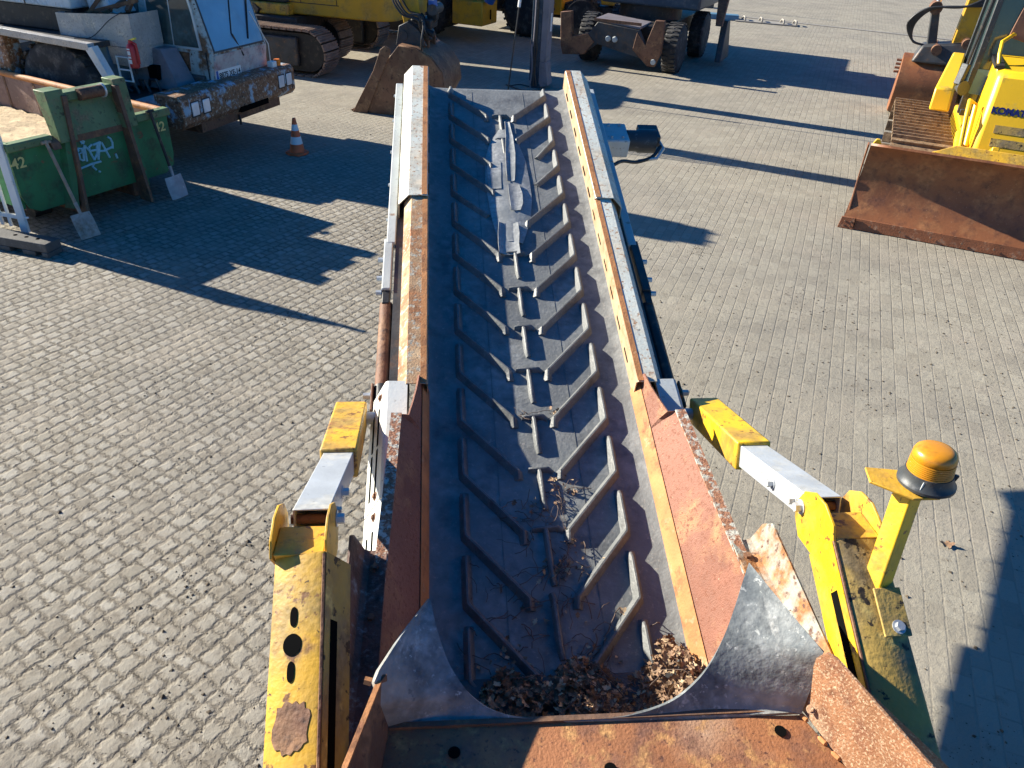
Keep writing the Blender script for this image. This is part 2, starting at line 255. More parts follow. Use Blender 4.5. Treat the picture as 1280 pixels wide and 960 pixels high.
# ------------------------------------------------------------------ mesh builder
class Frame:
    """local frame standing on the ground: +y is the heading (azimuth from +Y), +x to its right"""
    def __init__(s, x, y, az, z=0):
        a = R(az); s.M = Matrix.Translation((x, y, z)) @ Matrix.Rotation(-a, 4, 'Z')
    def __call__(s, *p): return s.M @ Vector(p)
IDENT = Frame(0, 0, 0)
class MB:
    def __init__(s, f=None): s.v = []; s.f = []; s.tf = f
    def P(s, p):
        return s.tf(*p) if s.tf else Vector(p)
    def face_set(s, pts, faces):
        o = len(s.v); s.v += [s.P(p) for p in pts]; s.f += [tuple(i + o for i in f) for f in faces]; return s
    def box(s, x0, x1, y0, y1, z0, z1):
        p = [(x, y, z) for z in (z0, z1) for y in (y0, y1) for x in (x0, x1)]
        return s.face_set(p, [(0, 2, 3, 1), (4, 5, 7, 6), (0, 1, 5, 4), (2, 6, 7, 3), (0, 4, 6, 2), (1, 3, 7, 5)])
    def hexa(s, b, t):
        return s.face_set(list(b) + list(t), [(3, 2, 1, 0), (4, 5, 6, 7), (0, 1, 5, 4), (1, 2, 6, 5), (2, 3, 7, 6), (3, 0, 4, 7)])
    def prism(s, poly, d):
        """extrude a polygon of 3-D points by vector d"""
        n = len(poly); d = Vector(d); q = [tuple(Vector(p) + d) for p in poly]
        return s.face_set(list(poly) + q, [tuple(range(n))[::-1], tuple(range(n, 2 * n))] + [(i, (i + 1) % n, n + (i + 1) % n, n + i) for i in range(n)])
    def bar(s, a, b, w, h, up=(0, 0, 1)):
        a, b = Vector(a), Vector(b); d = (b - a).normalized(); up = Vector(up)
        x = d.cross(up)
        if x.length < 1e-4: x = d.cross(Vector((0, 1, 0)))
        x.normalize(); u = x.cross(d)
        c = [(-1, -1), (1, -1), (1, 1), (-1, 1)]
        return s.hexa([tuple(a + x * i * w / 2 + u * j * h / 2) for i, j in c], [tuple(b + x * i * w / 2 + u * j * h / 2) for i, j in c])
    def tube(s, pts, r, n=10, cap=True):
        pts = [Vector(p) for p in pts]; rs = r if isinstance(r, (list, tuple)) else [r] * len(pts)
        rings = []; prev = None
        for i, p in enumerate(pts):
            d = (pts[min(i + 1, len(pts) - 1)] - pts[max(i - 1, 0)]).normalized()
            if prev is None:
                x = d.cross(Vector((0, 0, 1)))
                if x.length < 1e-3: x = d.cross(Vector((0, 1, 0)))
            else: x = prev - d * prev.dot(d)
            x.normalize(); prev = x; y = d.cross(x)
            rings.append([tuple(p + (x * math.cos(2 * math.pi * k / n) + y * math.sin(2 * math.pi * k / n)) * rs[i]) for k in range(n)])
        v = [q for rg in rings for q in rg]; f = []
        for i in range(len(pts) - 1):
            for k in range(n):
                a, b = i * n + k, i * n + (k + 1) % n; f.append((a, b, b + n, a + n))
        if cap: f.append(tuple(range(n))[::-1]); f.append(tuple(range((len(pts) - 1) * n, len(pts) * n)))
        return s.face_set(v, f)
    def hose(s, pts, r, n=8, k=6):
        P = [Vector(p) for p in pts]; P = [P[0] * 2 - P[1]] + P + [P[-1] * 2 - P[-2]]; out = []
        for i in range(1, len(P) - 2):
            a, b, c, d = P[i - 1:i + 3]
            for j in range(k):
                t = j / k; out.append(.5 * (2 * b + (c - a) * t + (2 * a - 5 * b + 4 * c - d) * t * t + (3 * b - a - 3 * c + d) * t ** 3))
        out.append(P[-2]); return s.tube(out, r, n)
    def lathe(s, c, axis, prof, n=20):
        """prof: (distance along axis, radius)"""
        c = Vector(c); a = Vector(axis).normalized()
        x = a.cross(Vector((0, 0, 1)))
        if x.length < 1e-3: x = a.cross(Vector((0, 1, 0)))
        x.normalize(); y = a.cross(x); v = []
        for t, r in prof:
            r = max(r, 1e-4); v += [tuple(c + a * t + (x * math.cos(2 * math.pi * k / n) + y * math.sin(2 * math.pi * k / n)) * r) for k in range(n)]
        f = [(i * n + k, i * n + (k + 1) % n, (i + 1) * n + (k + 1) % n, (i + 1) * n + k) for i in range(len(prof) - 1) for k in range(n)]
        f.append(tuple(range(n))[::-1]); f.append(tuple(range((len(prof) - 1) * n, len(prof) * n)))
        return s.face_set(v, f)
    def disc(s, c, axis, r0, r1, t, n=20):
        a = Vector(axis).normalized(); return s.lathe(c, a, [(0, r0), (t, r1)], n)
    def sheet(s, rows):
        n = len(rows[0]); v = [p for r in rows for p in r]; f = []
        for i in range(len(rows) - 1):
            for k in range(n - 1):
                a = i * n + k; f.append((a, a + 1, a + n + 1, a + n))
        return s.face_set(v, f)
    def build(s, name, m, parent=None, bevel=0, solid=0, smooth=35, center=True, offset=0):
        me = bpy.data.meshes.new(name)
        if parent is not None: org = Vector(parent["_o"])
        else:
            xs = [p.x for p in s.v]; ys = [p.y for p in s.v]; zs = [p.z for p in s.v]
            org = Vector(((min(xs) + max(xs)) / 2, (min(ys) + max(ys)) / 2, min(zs))) if center else Vector((0, 0, 0))
        me.from_pydata([tuple(p - org) for p in s.v], [], s.f); me.update()
        bm = bmesh.new(); bm.from_mesh(me); bmesh.ops.recalc_face_normals(bm, faces=bm.faces)
        for fc in bm.faces: fc.smooth = True
        for e in bm.edges:
            e.smooth = len(e.link_faces) == 2 and e.calc_face_angle(0) < R(smooth)
        bm.to_mesh(me); bm.free()
        o = bpy.data.objects.new(name, me); COL.objects.link(o)
        if m: me.materials.append(MATS[m])
        o["_o"] = tuple(org)
        if parent is not None: o.parent = parent
        else: o.location = org
        if solid:
            md = o.modifiers.new("thickness", 'SOLIDIFY'); md.thickness = solid; md.offset = offset
        if bevel:
            md = o.modifiers.new("bevel", 'BEVEL'); md.width = bevel; md.segments = 2; md.limit_method = 'ANGLE'; md.angle_limit = R(40)
        return o
def tag(o, label, cat, group=None):
    o["label"] = label; o["category"] = cat
    if group: o["group"] = group
    return o
def thing(name, p, label, cat, group=None):
    o = bpy.data.objects.new(name, None); COL.objects.link(o); o.location = p; o["_o"] = tuple(p); o.empty_display_size = .3
    return tag(o, label, cat, group)
def structure(o): o["kind"] = "structure"; return o
def text_part(name, txt, size, P0, xdir, ydir, m, parent, depth=.002, align='LEFT', bold=0.0, shear=0):
    cu = bpy.data.curves.new(name, 'FONT'); cu.body = txt; cu.size = size; cu.extrude = depth; cu.align_x = align; cu.offset = bold; cu.shear = shear
    tmp = bpy.data.objects.new("tmp_text", cu); COL.objects.link(tmp)
    dg = bpy.context.evaluated_depsgraph_get(); me = bpy.data.meshes.new_from_object(tmp.evaluated_get(dg))
    bpy.data.objects.remove(tmp)
    x = Vector(xdir).normalized(); y = Vector(ydir); y = (y - x * y.dot(x)).normalized(); z = x.cross(y); org = Vector(parent["_o"])
    for vt in me.vertices: vt.co = Vector(P0) + x * vt.co.x + y * vt.co.y + z * vt.co.z - org
    me.materials.clear(); me.materials.append(MATS[m]); me.name = name
    o = bpy.data.objects.new(name, me); COL.objects.link(o); o.parent = parent; o["_o"] = tuple(org); return o
def bolt(f, c, axis, r=.014, h=.016, m="galvanised", parent=None, washer=True):
    b = MB(f); a = Vector(axis).normalized(); c = Vector(c)
    if washer: b.disc(c, a, r * 1.5, r * 1.5, .003, 14)
    b.disc(c + a * .003, a, r, r * .95, h, 6)
    return b.build("bolt", m, parent, smooth=20)

# ------------------------------------------------------------------ ground
g = MB(); n = 24
for i in range(n):
    for j in range(n):
        x0, x1 = -90 + 180 * i / n, -90 + 180 * (i + 1) / n; y0, y1 = -40 + 170 * j / n, -40 + 170 * (j + 1) / n
        g.face_set([(x0, y0, 0), (x1, y0, 0), (x1, y1, 0), (x0, y1, 0)], [(0, 1, 2, 3)])
structure(g.build("ground", "paving", center=False))
ka, kb = Vector((5.6, 29.9, 0)), Vector((13.2, 26.4, 0)); kd = (kb - ka).normalized()
structure(MB().bar(ka - kd * 30 + Vector((0, 0, .006)), kb + kd * 30 + Vector((0, 0, .006)), .16, .03).build("kerb_strip", "kerb_stone", bevel=.006))

# ------------------------------------------------------------------ the screening machine we stand on
mroot = thing("screening_machine", tuple(HP(0, -3.6, 0)), "yellow and grey mobile screening machine with a ribbed black conveyor rising away from the viewer", "machine")
XS = (-1, 1)
# belt
b = MB(W); rows = []
prof = [(-.53, .035), (-.47, .004), (-.36, 0), (-.12, 0), (.12, 0), (.36, 0), (.47, .004), (.53, .035)]
ys = [-3.0 + .2 * i for i in range(24)] + [1.78]
for y in ys: rows.append([(x, y, z) for x, z in prof])
for k in range(1, 9):
    a = math.pi * k / 8; rows.append([(x, 1.78 + .08 * math.sin(a), -.08 + .08 * math.cos(a) + z * (1 - k / 8)) for x, z in prof])
rows.append([(x * .96, 1.5, -.12) for x, z in prof]); rows.append([(x * .96, -2.0, -.10) for x, z in prof])
belt = b.sheet(rows).build("conveyor_belt", "belt_rubber", mroot, solid=.01, offset=-1)
# two thin splice lines pressed along the belt
for x in (-.19, .19):
    MB(W).box(x - .0018, x + .0018, -2.9, 1.75, -.001, .0018).build("belt_seam", "cleat_rubber", belt)
def ridge(pts, wb=.046, wt=.015, h=.036, ends=True):
    """raised rubber cleat along a polyline on the belt"""
    m = MB(W); P = [Vector((p[0], p[1], 0)) for p in pts]; hs = [p[2] if len(p) > 2 else h for p in pts]; rows = []
    for i, p in enumerate(P):
        d0 = (P[i] - P[i - 1]).normalized() if i else (P[1] - P[0]).normalized()
        d1 = (P[i + 1] - P[i]).normalized() if i < len(P) - 1 else d0
        d = (d0 + d1).normalized(); s = Vector((-d.y, d.x, 0)); k = 1 / max(.5, d.dot(d0))
        rows.append([tuple(p + s * (wb / 2) * k + Vector((0, 0, -.002))), tuple(p + s * (wt / 2) * k + Vector((0, 0, hs[i] * .85))), tuple(p + s * (wt / 4) * k + Vector((0, 0, hs[i]))),
                     tuple(p - s * (wt / 4) * k + Vector((0, 0, hs[i]))), tuple(p - s * (wt / 2) * k + Vector((0, 0, hs[i] * .85))), tuple(p - s * (wb / 2) * k + Vector((0, 0, -.002)))])
    m.sheet(rows); nr = len(rows); o = 0
    m.f.append(tuple(range(5, -1, -1))); m.f.append(tuple((nr - 1) * 6 + i for i in range(6)))
    return m
elbow0 = -2.30; pitch = .3053
for i in range(-1, 14):
    y = elbow0 + pitch * i
    for s in XS:
        xi = .098; torn = s > 0 and .62 < y < 1.25; tornl = s < 0 and .25 < y < .7
        pts = [(s * .347, min(y + .225, 1.775), .004), (s * .347, min(y + .205, 1.77), .026), (s * .347, min(y + .18, 1.765)), (s * .347, y + .02), (s * .345, y)]
        if torn: pts += [(s * (.16 + .03 * ((i * 7) % 3)), y - .19, .02)]
        elif tornl: pts += [(s * .14, y - .22, .02)]
        else: pts += [(s * (xi + .012), y - .278), (s * xi, y - .292), (s * (xi - .003), y - .325 - .01 * (i % 3), .012)]
        if y > 1.75: pts = [(s * .25, 1.77), (s * xi, y - .28), (s * xi, y - .32, .012)]
        ridge(pts).build("chevron_cleat", "cleat_rubber", belt)
for i in range(-1, 14):
    y = elbow0 + pitch * i - .275
    if .02 < y < 1.0: continue
    if y > 1.7: continue
    lw = .05 + .006 * (i % 3)
    if y < -2.2: lw = 0
    if lw: ridge([(-lw, y + .004 * (i % 2), .018), (-lw + .02, y), (lw - .01, y + .003), (lw + .012, y - .012, .012)], .026, .014, .026).build("centre_bar", "cleat_rubber", belt)
    L = .21 if y > -1.7 else .26
    ridge([(-.006, y + .01, .02), (.0, y - .02), (.004, y - L * .8), (.012, y - L, .012)], .030, .017, .030).build("centre_cleat", "cleat_rubber", belt)
# torn rubber layers along the middle of the belt
def patch(pts, lift, seed, z0=.004):
    rnd = random.Random(seed); m = MB(W); rows = []
    for k, (y, xa, xb) in enumerate(pts):
        row = []
        for j in range(5):
            x = xa + (xb - xa) * j / 4; z = z0 + lift * (abs(j - 2) / 2) ** 2 + rnd.uniform(0, .003)
            row.append((x + rnd.uniform(-.004, .004), y, z))
        rows.append(row)
    return m.sheet(rows).build("torn_patch", "patch_rubber", belt, solid=.004, offset=1)
patch([(1.22, -.02, .07), (1.05, -.09, .11), (.85, -.13, .14), (.6, -.14, .15), (.4, -.135, .145), (.2, -.12, .12), (.05, -.10, .08), (-.03, -.08, .05)], -.013, 1, .016)
patch([(1.30, .03, .062), (1.1, .025, .075), (.9, .01, .075), (.7, .0, .06), (.58, .0, .05)], .008, 7, .018)
patch([(.80, -.12, -.03), (.70, -.125, -.03), (.60, -.12, -.035), (.50, -.125, -.045)], .004, 2, .014)
patch([(.54, .0, .075), (.44, .0, .085), (.34, .005, .08), (.27, .0, .065)], .006, 3, .019)
patch([(.14, -.085, .035), (.04, -.09, .035), (-.06, -.095, .03), (-.15, -.10, .025)], .016, 5, .012)
# head pulley and drive motor
MB(W).tube([(-.5, 1.78, -.085), (.5, 1.78, -.085)], .068, 24).build("head_pulley", "black_steel", mroot)
# side rails: a wide upper cap sleeved over the lower one
def rail(s, y0, y1, prof, name, m, inner_m):
    o = MB(W).sheet([[(s * x, y, z) for x, z in prof] for y in (y0, (y0 + y1) / 2, y1)]).build(name, m, mroot, solid=.006, offset=0, smooth=15)
    return o
for s in XS:
    up = rail(s, .235, 1.83, [(.512, .142), (.520, .149), (.622, .149), (.684, .080), (.688, -.03)], "rail_cap", "rail_paint", None)
    lo = rail(s, -1.24, .27, [(.508, .125), (.516, .134), (.604, .134), (.648, .07), (.652, -.06)], "rail_cap", "rail_rust" if s < 0 else "rail_paint", None)
    rail(s, -1.24, .238, [(.516, .1335), (.506, .126), (.509, .012)], "rail_lip", "lip_tan", None)
    rail(s, .238, 1.83, [(.521, .1475), (.509, .140), (.511, .012)], "rail_lip", "lip_tan", None)
    # rust band along the inner crease
    MB(W).box(*sorted((s * .513, s * .545)), .24, 1.825, .1525, .1545).build("rust_band", "lip_rust", up)
    MB(W).box(*sorted((s * .511, s * .540)), -1.235, .234, .1375, .1395).build("rust_band", "lip_rust", lo)
    for i in range(12):
        y = -1.05 + i * .235
        MB(W).box(*sorted((s * .5025, s * .508)), y, y + .1, .062, .074).build("lip_slot", "black_hole", lo if y < .2 else up)
    MB(W).box(*sorted((s * .70, s * .752)), -.02, 1.86, -.055, -.004).build("side_channel", "frame_grey", mroot, bevel=.005)
    MB(W).box(*sorted((s * .60, s * .70)), -1.3, 1.78, -.06, -.02).build("frame_rail", "dark_steel", mroot)
    for y in (.25, .62, 1.0, 1.4, 1.75): bolt(W, (s * .752, y, -.05), (s, 0, .2), .011, .012, "galvanised", mroot)
    # folding link and cylinder
    MB(W).box(*sorted((s * .715, s * .765)), -.42, .02, -.09, -.006).build("link_bar", "frame_grey" if s < 0 else "dark_steel", mroot, bevel=.006)  # right bar gets a darker steel to paint in its shade
    for y in (-.14, -.30, -.42):
        bolt(W, (s * .765, y, -.04), (s, 0, 0), .016, .03, "galvanised", mroot)
    MB(W).box(*sorted((s * .72, s * .76)), -.52, -.40, -.10, -.02).build("clevis", "black_steel", mroot, bevel=.004)
    MB(W).tube([(s * .738, -.50, -.06), (s * .738, -1.12, -.06)], .036, 18).build("cylinder_tube", "brown_rust" if s < 0 else "black_steel", mroot)  # right tube is black where the left is rusty, painting in its shade
    MB(W).tube([(s * .738, -1.10, -.06), (s * .738, -1.24, -.06)], .04, 18).build("cylinder_gland", "black_steel", mroot)
    MB(W).box(*sorted((s * .775, s * .787)), -1.27, -1.10, -.10, -.02).build("lug_plate", "brown_rust", mroot, bevel=.004)
    bolt(W, (s * .787, -1.16, -.05), (s, 0, 0), .018, .035, "galvanised", mroot)
# drive motor on the right of the head
mo = MB(W).box(.70, .93, 1.18, 1.42, -.17, -.03).build("drive_gearbox", "frame_grey", mroot, bevel=.012)
MB(W).tube([(.93, 1.30, -.10), (1.00, 1.30, -.10), (1.02, 1.30, -.10), (1.14, 1.30, -.10)], [.075, .075, .085, .085], 20).build("motor_body", "black_plastic", mo)
MB(W).box(1.02, 1.17, 1.25, 1.42, -.12, -.035).build("terminal_box", "black_plastic", mo, bevel=.008)
MB(W).hose([(1.17, 1.22, -.09), (1.10, 1.14, -.13), (.98, 1.10, -.15), (.86, 1.06, -.12), (.76, 1.0, -.14)], .013, 10).build("hydraulic_hose", "hose_black", mo)
MB(W).tube([(1.16, 1.30, -.08), (1.19, 1.2, -.1), (1.13, 1.12, -.13), (1.0, 1.13, -.16)], .012, 10).build("hose_fitting", "galvanised", mo)
for x in (.8, .88):
    for y in (1.22, 1.38): bolt(W, (x, y, -.03), (0, 0, 1), .01, .012, "galvanised", mo)

# skirt wings at the tail of the belt
ST = [(-1.20, .548, .15), (-1.30, .558, .17), (-1.40, .572, .195), (-1.49, .588, .215), (-1.50, .628, .232), (-1.9, .640, .295), (-2.24, .652, .355), (-2.6, .664, .42), (-2.85, .668, .46)]
for s in XS:
    rows = [[(s * .503, y, .004), (s * .512, y, .05), (s * .538, y, .095 + .012 * (-1.2 - y)), (s * ((.538 + x) / 2 - .003), y, (.095 + z) / 2 + .002), (s * x, y, z)] for y, x, z in ST]
    wing = MB(W).sheet(rows).build("skirt_wing", "wing_rust", mroot, solid=.008, offset=0, smooth=20)
    MB(W).sheet([[(s * .4965, y, .006), (s * .5055, y, .053), (s * .5305, y, .0985 + .012 * (-1.2 - y))] for y, x, z in ST]).build("wing_bend", "lip_rust", wing, solid=.002)
    MB(W).sheet([[(s * (x - .012), y, z + .004), (s * (x + .034), y, z + .006)] for y, x, z in ST[4:]]).build("wing_edge", "chipped_edge", wing, solid=.008)
    # white covers with long slots
    cov = [(-1.22, -1.86), (-1.868, -2.5)]
    for y0, y1 in cov:
        c = MB(W).sheet([[(s * .60, y, .128), (s * .69, y, .13), (s * .702, y, .122), (s * .778, y, -.05)] for y in (y0, y1)]).build("slotted_cover", "cover_white" if s < 0 else "frame_grey", mroot, solid=.005, smooth=15)
        for fr in (.34, .70):
            for a, e in ((y0 - .12, y0 - .33), (y0 - .35, y1 + .05)):
                x = .702 + .076 * fr; z = .122 - .172 * fr; d = Vector((.076, 0, -.172)).normalized()
                p = [(s * (x - d.x * .008), a, z - d.z * .008 + .0), (s * (x + d.x * .008), a, z + d.z * .008), (s * (x + d.x * .008), e, z + d.z * .008), (s * (x - d.x * .008), e, z - d.z * .008)]
                MB(W).prism([(q[0] + s * .0035, q[1], q[2] + .0015) for q in p], (s * .0012, 0, .0006)).build("cover_slot", "black_hole", c)
        for y in (y0 - .055, y1 + .04):
            bolt(W, (s * .727, y, .072), (s, 0, .44), .013, .008, "brown_rust", c)
    # bracket plate behind the wing with its turned-up outer flange
    bz = lambda a: 1.40 + .0 * a
    fl = [HP(s * .64, -2.20, 1.375), HP(s * .715, -2.20, 1.375), HP(s * .742, -2.22, 1.40), HP(s * .765, -2.26, 1.47), HP(s * .762, -2.33, 1.525)]
    rows = []
    for a, zt in ((-2.24, 1.47), (-2.30, 1.53), (-2.36, 1.52), (-2.6, 1.50), (-2.9, 1.47), (-3.1, 1.45)):
        zb = 1.385 - (a + 2.24) * .02
        rows.append([tuple(HP(s * l, a, z)) for l, z in ((.645, zb + .01), (.705, zb), (.728, zb + .01), (.742, zb + .04), (.748 + .014 * (zt > 1.4), zt))])
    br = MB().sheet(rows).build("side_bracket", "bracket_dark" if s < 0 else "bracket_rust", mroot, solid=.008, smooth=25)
    for a in (-2.33, -2.55):
        bolt(None, HP(s * .682, a, 1.393), (0, 0, 1), .014, .012, "brown_rust", br)

# grey rubber chute lip: a trough-shaped sheet whose two wings rise to the sides, with a round cut-out
inner = [((537, 748), 1.63), ((543, 777), 1.605), ((551, 806), 1.57), ((562, 833), 1.535), ((578, 857), 1.51), ((597, 876), 1.48), ((622, 890), 1.462), ((660, 897), 1.455), ((750, 897), 1.455), ((800, 890), 1.462), ((840, 875), 1.48), ((868, 853), 1.51), ((888, 828), 1.545), ((905, 795), 1.60), ((918, 760), 1.65), ((928, 728), 1.68), ((936, 704), 1.70)]
outer = [((536, 748), 1.631), ((500, 795), 1.63), ((472, 838), 1.625), ((466, 853), 1.615), ((474, 880), 1.56), ((484, 907), 1.455), ((560, 906), 1.45), ((640, 904), 1.45), ((760, 902), 1.45), ((860, 898), 1.45), ((940, 895), 1.45), ((1001, 891), 1.46), ((1016, 852), 1.565), ((1030, 815), 1.67), ((1000, 780), 1.685), ((968, 742), 1.695), ((937, 704), 1.701)]
def dense(P, k=4):
    P = [P[0] * 2 - P[1]] + P + [P[-1] * 2 - P[-2]]; out = []
    for i in range(1, len(P) - 2):
        a, b, c, d = P[i - 1:i + 3]
        for j in range(k):
            t = j / k; out.append(.5 * (2 * b + (c - a) * t + (2 * a - 5 * b + 4 * c - d) * t * t + (3 * b - a - 3 * c + d) * t ** 3))
    return out + [P[-2]]
rows = []; di = dense([ground(p, z) for p, z in inner])
do = [ground(p, z) for p, z in outer]; do = [do[i].lerp(do[i + 1], j / 4) for i in range(len(do) - 1) for j in range(4)] + [do[-1]]
for a, e in zip(di, do):
    r = []
    for k in range(7):
        t = k / 6; p = a.lerp(e, t); sag = 4 * t * (1 - t) * (a - e).length * .06; r.append(tuple(p - Vector((0, 0, sag))))
    rows.append(r)
chute = MB().sheet(rows).build("chute_lip", "chute_rubber", mroot, solid=.014, offset=0, smooth=60)
# rusty feed deck and its upright side panels
dk = [ground((484, 909), 1.45), ground((1001, 893), 1.45), ground((1062, 962), 1.445), HP(1.0, -3.9, 1.44), HP(1.0, -5.2, 1.44), HP(-.85, -5.2, 1.44), HP(-.85, -3.9, 1.44), ground((476, 962), 1.445)]
deck = MB().prism([tuple(p) for p in dk], (0, 0, -.012)).build("feed_deck", "deck_rust", mroot, bevel=.004)
MB().bar(HP(-.60, -2.975, 1.454), HP(.545, -2.985, 1.454), .016, .012).build("deck_edge", "rust_edge", deck)
for l, a in ((.0, -3.13), (.51, -3.05), (-.42, -3.06)):
    MB().disc(HP(l, a, 1.452), (0, 0, 1), .017, .017, .002, 18).build("bolt_hole", "black_hole", deck)
pr = [ground((1003, 886), 1.455), ground((1012, 850), 1.56), ground((1022, 822), 1.655), ground((1034, 815), 1.675), ground((1046, 822), 1.68), ground((1172, 966), 1.72), HP(1.02, -3.9, 1.73), HP(.95, -3.9, 1.45), ground((1062, 962), 1.447)]
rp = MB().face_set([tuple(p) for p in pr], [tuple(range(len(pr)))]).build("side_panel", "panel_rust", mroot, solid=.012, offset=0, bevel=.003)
for px, z in (((1030, 845), 1.58), ((1014, 887), 1.50)):
    bolt(None, ground(px, z), (-.5, -.3, .8), .009, .005, "panel_rust", rp)
for px, z in (((1005, 897), 1.455), ((1028, 926), 1.452), ((1045, 945), 1.452)):
    MB().lathe(ground(px, z), (.5, -.8, .1), [(-.016, .001), (-.01, .007), (.01, .007), (.016, .001)], 8).build("weld_bead", "lip_rust", rp)
pl = [ground((481, 843), 1.62), ground((474, 852), 1.61), ground((452, 905), 1.62), ground((430, 962), 1.63), HP(-.78, -3.9, 1.63), HP(-.72, -3.9, 1.45), ground((474, 962), 1.447), ground((484, 907), 1.455)]
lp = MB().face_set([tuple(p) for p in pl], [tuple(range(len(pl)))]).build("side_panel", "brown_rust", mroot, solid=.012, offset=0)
MB().bar(Vector(pl[1]), Vector(pl[3]), .014, .01).build("panel_edge", "lip_rust", lp)
bolt(None, ground((466, 853), 1.66), (-1, .1, .2), .012, .02, "lip_rust", lp, False)
MB().face_set([tuple(ground(p, 1.3)) for p in ((423, 893), (437, 905), (441, 962), (428, 962))], [(0, 1, 2, 3)]).build("white_guard", "cover_white", mroot, solid=.006)
# unseen chassis, engine housing and crawler under the hopper, added for their shadow
chf = lambda l, a, z: HP(l, a, z)
MB(chf).box(-.5, .5, -3.05, -2.5, .78, .98).build("tail_frame", "dark_steel", mroot, bevel=.01)
MB(chf).box(-.78, .78, -6.5, -3.35, .5, 1.40).build("chassis", "dark_steel", mroot, bevel=.02)
MB(chf).box(-.98, 1.02, -8.2, -4.6, .9, 1.95).build("engine_housing", "yellow_machine", mroot, bevel=.03)
for s in XS:
    tr = MB(chf)
    poly = []
    for k in range(13):
        a = math.pi / 2 + math.pi * k / 12; poly.append((s * .55, -6.4 + .3 * math.cos(a), .35 + .33 * math.sin(a)))
    for k in range(13):
        a = -math.pi / 2 + math.pi * k / 12; poly.append((s * .55, -3.7 + .3 * math.cos(a), .35 + .33 * math.sin(a)))
    tr.prism(poly, (0, 0, 0)) if False else None
    pts = [tuple(HP(*q)) for q in poly]
    MB().prism(pts, bv * (s * .4)).build("crawler", "black_steel", mroot)

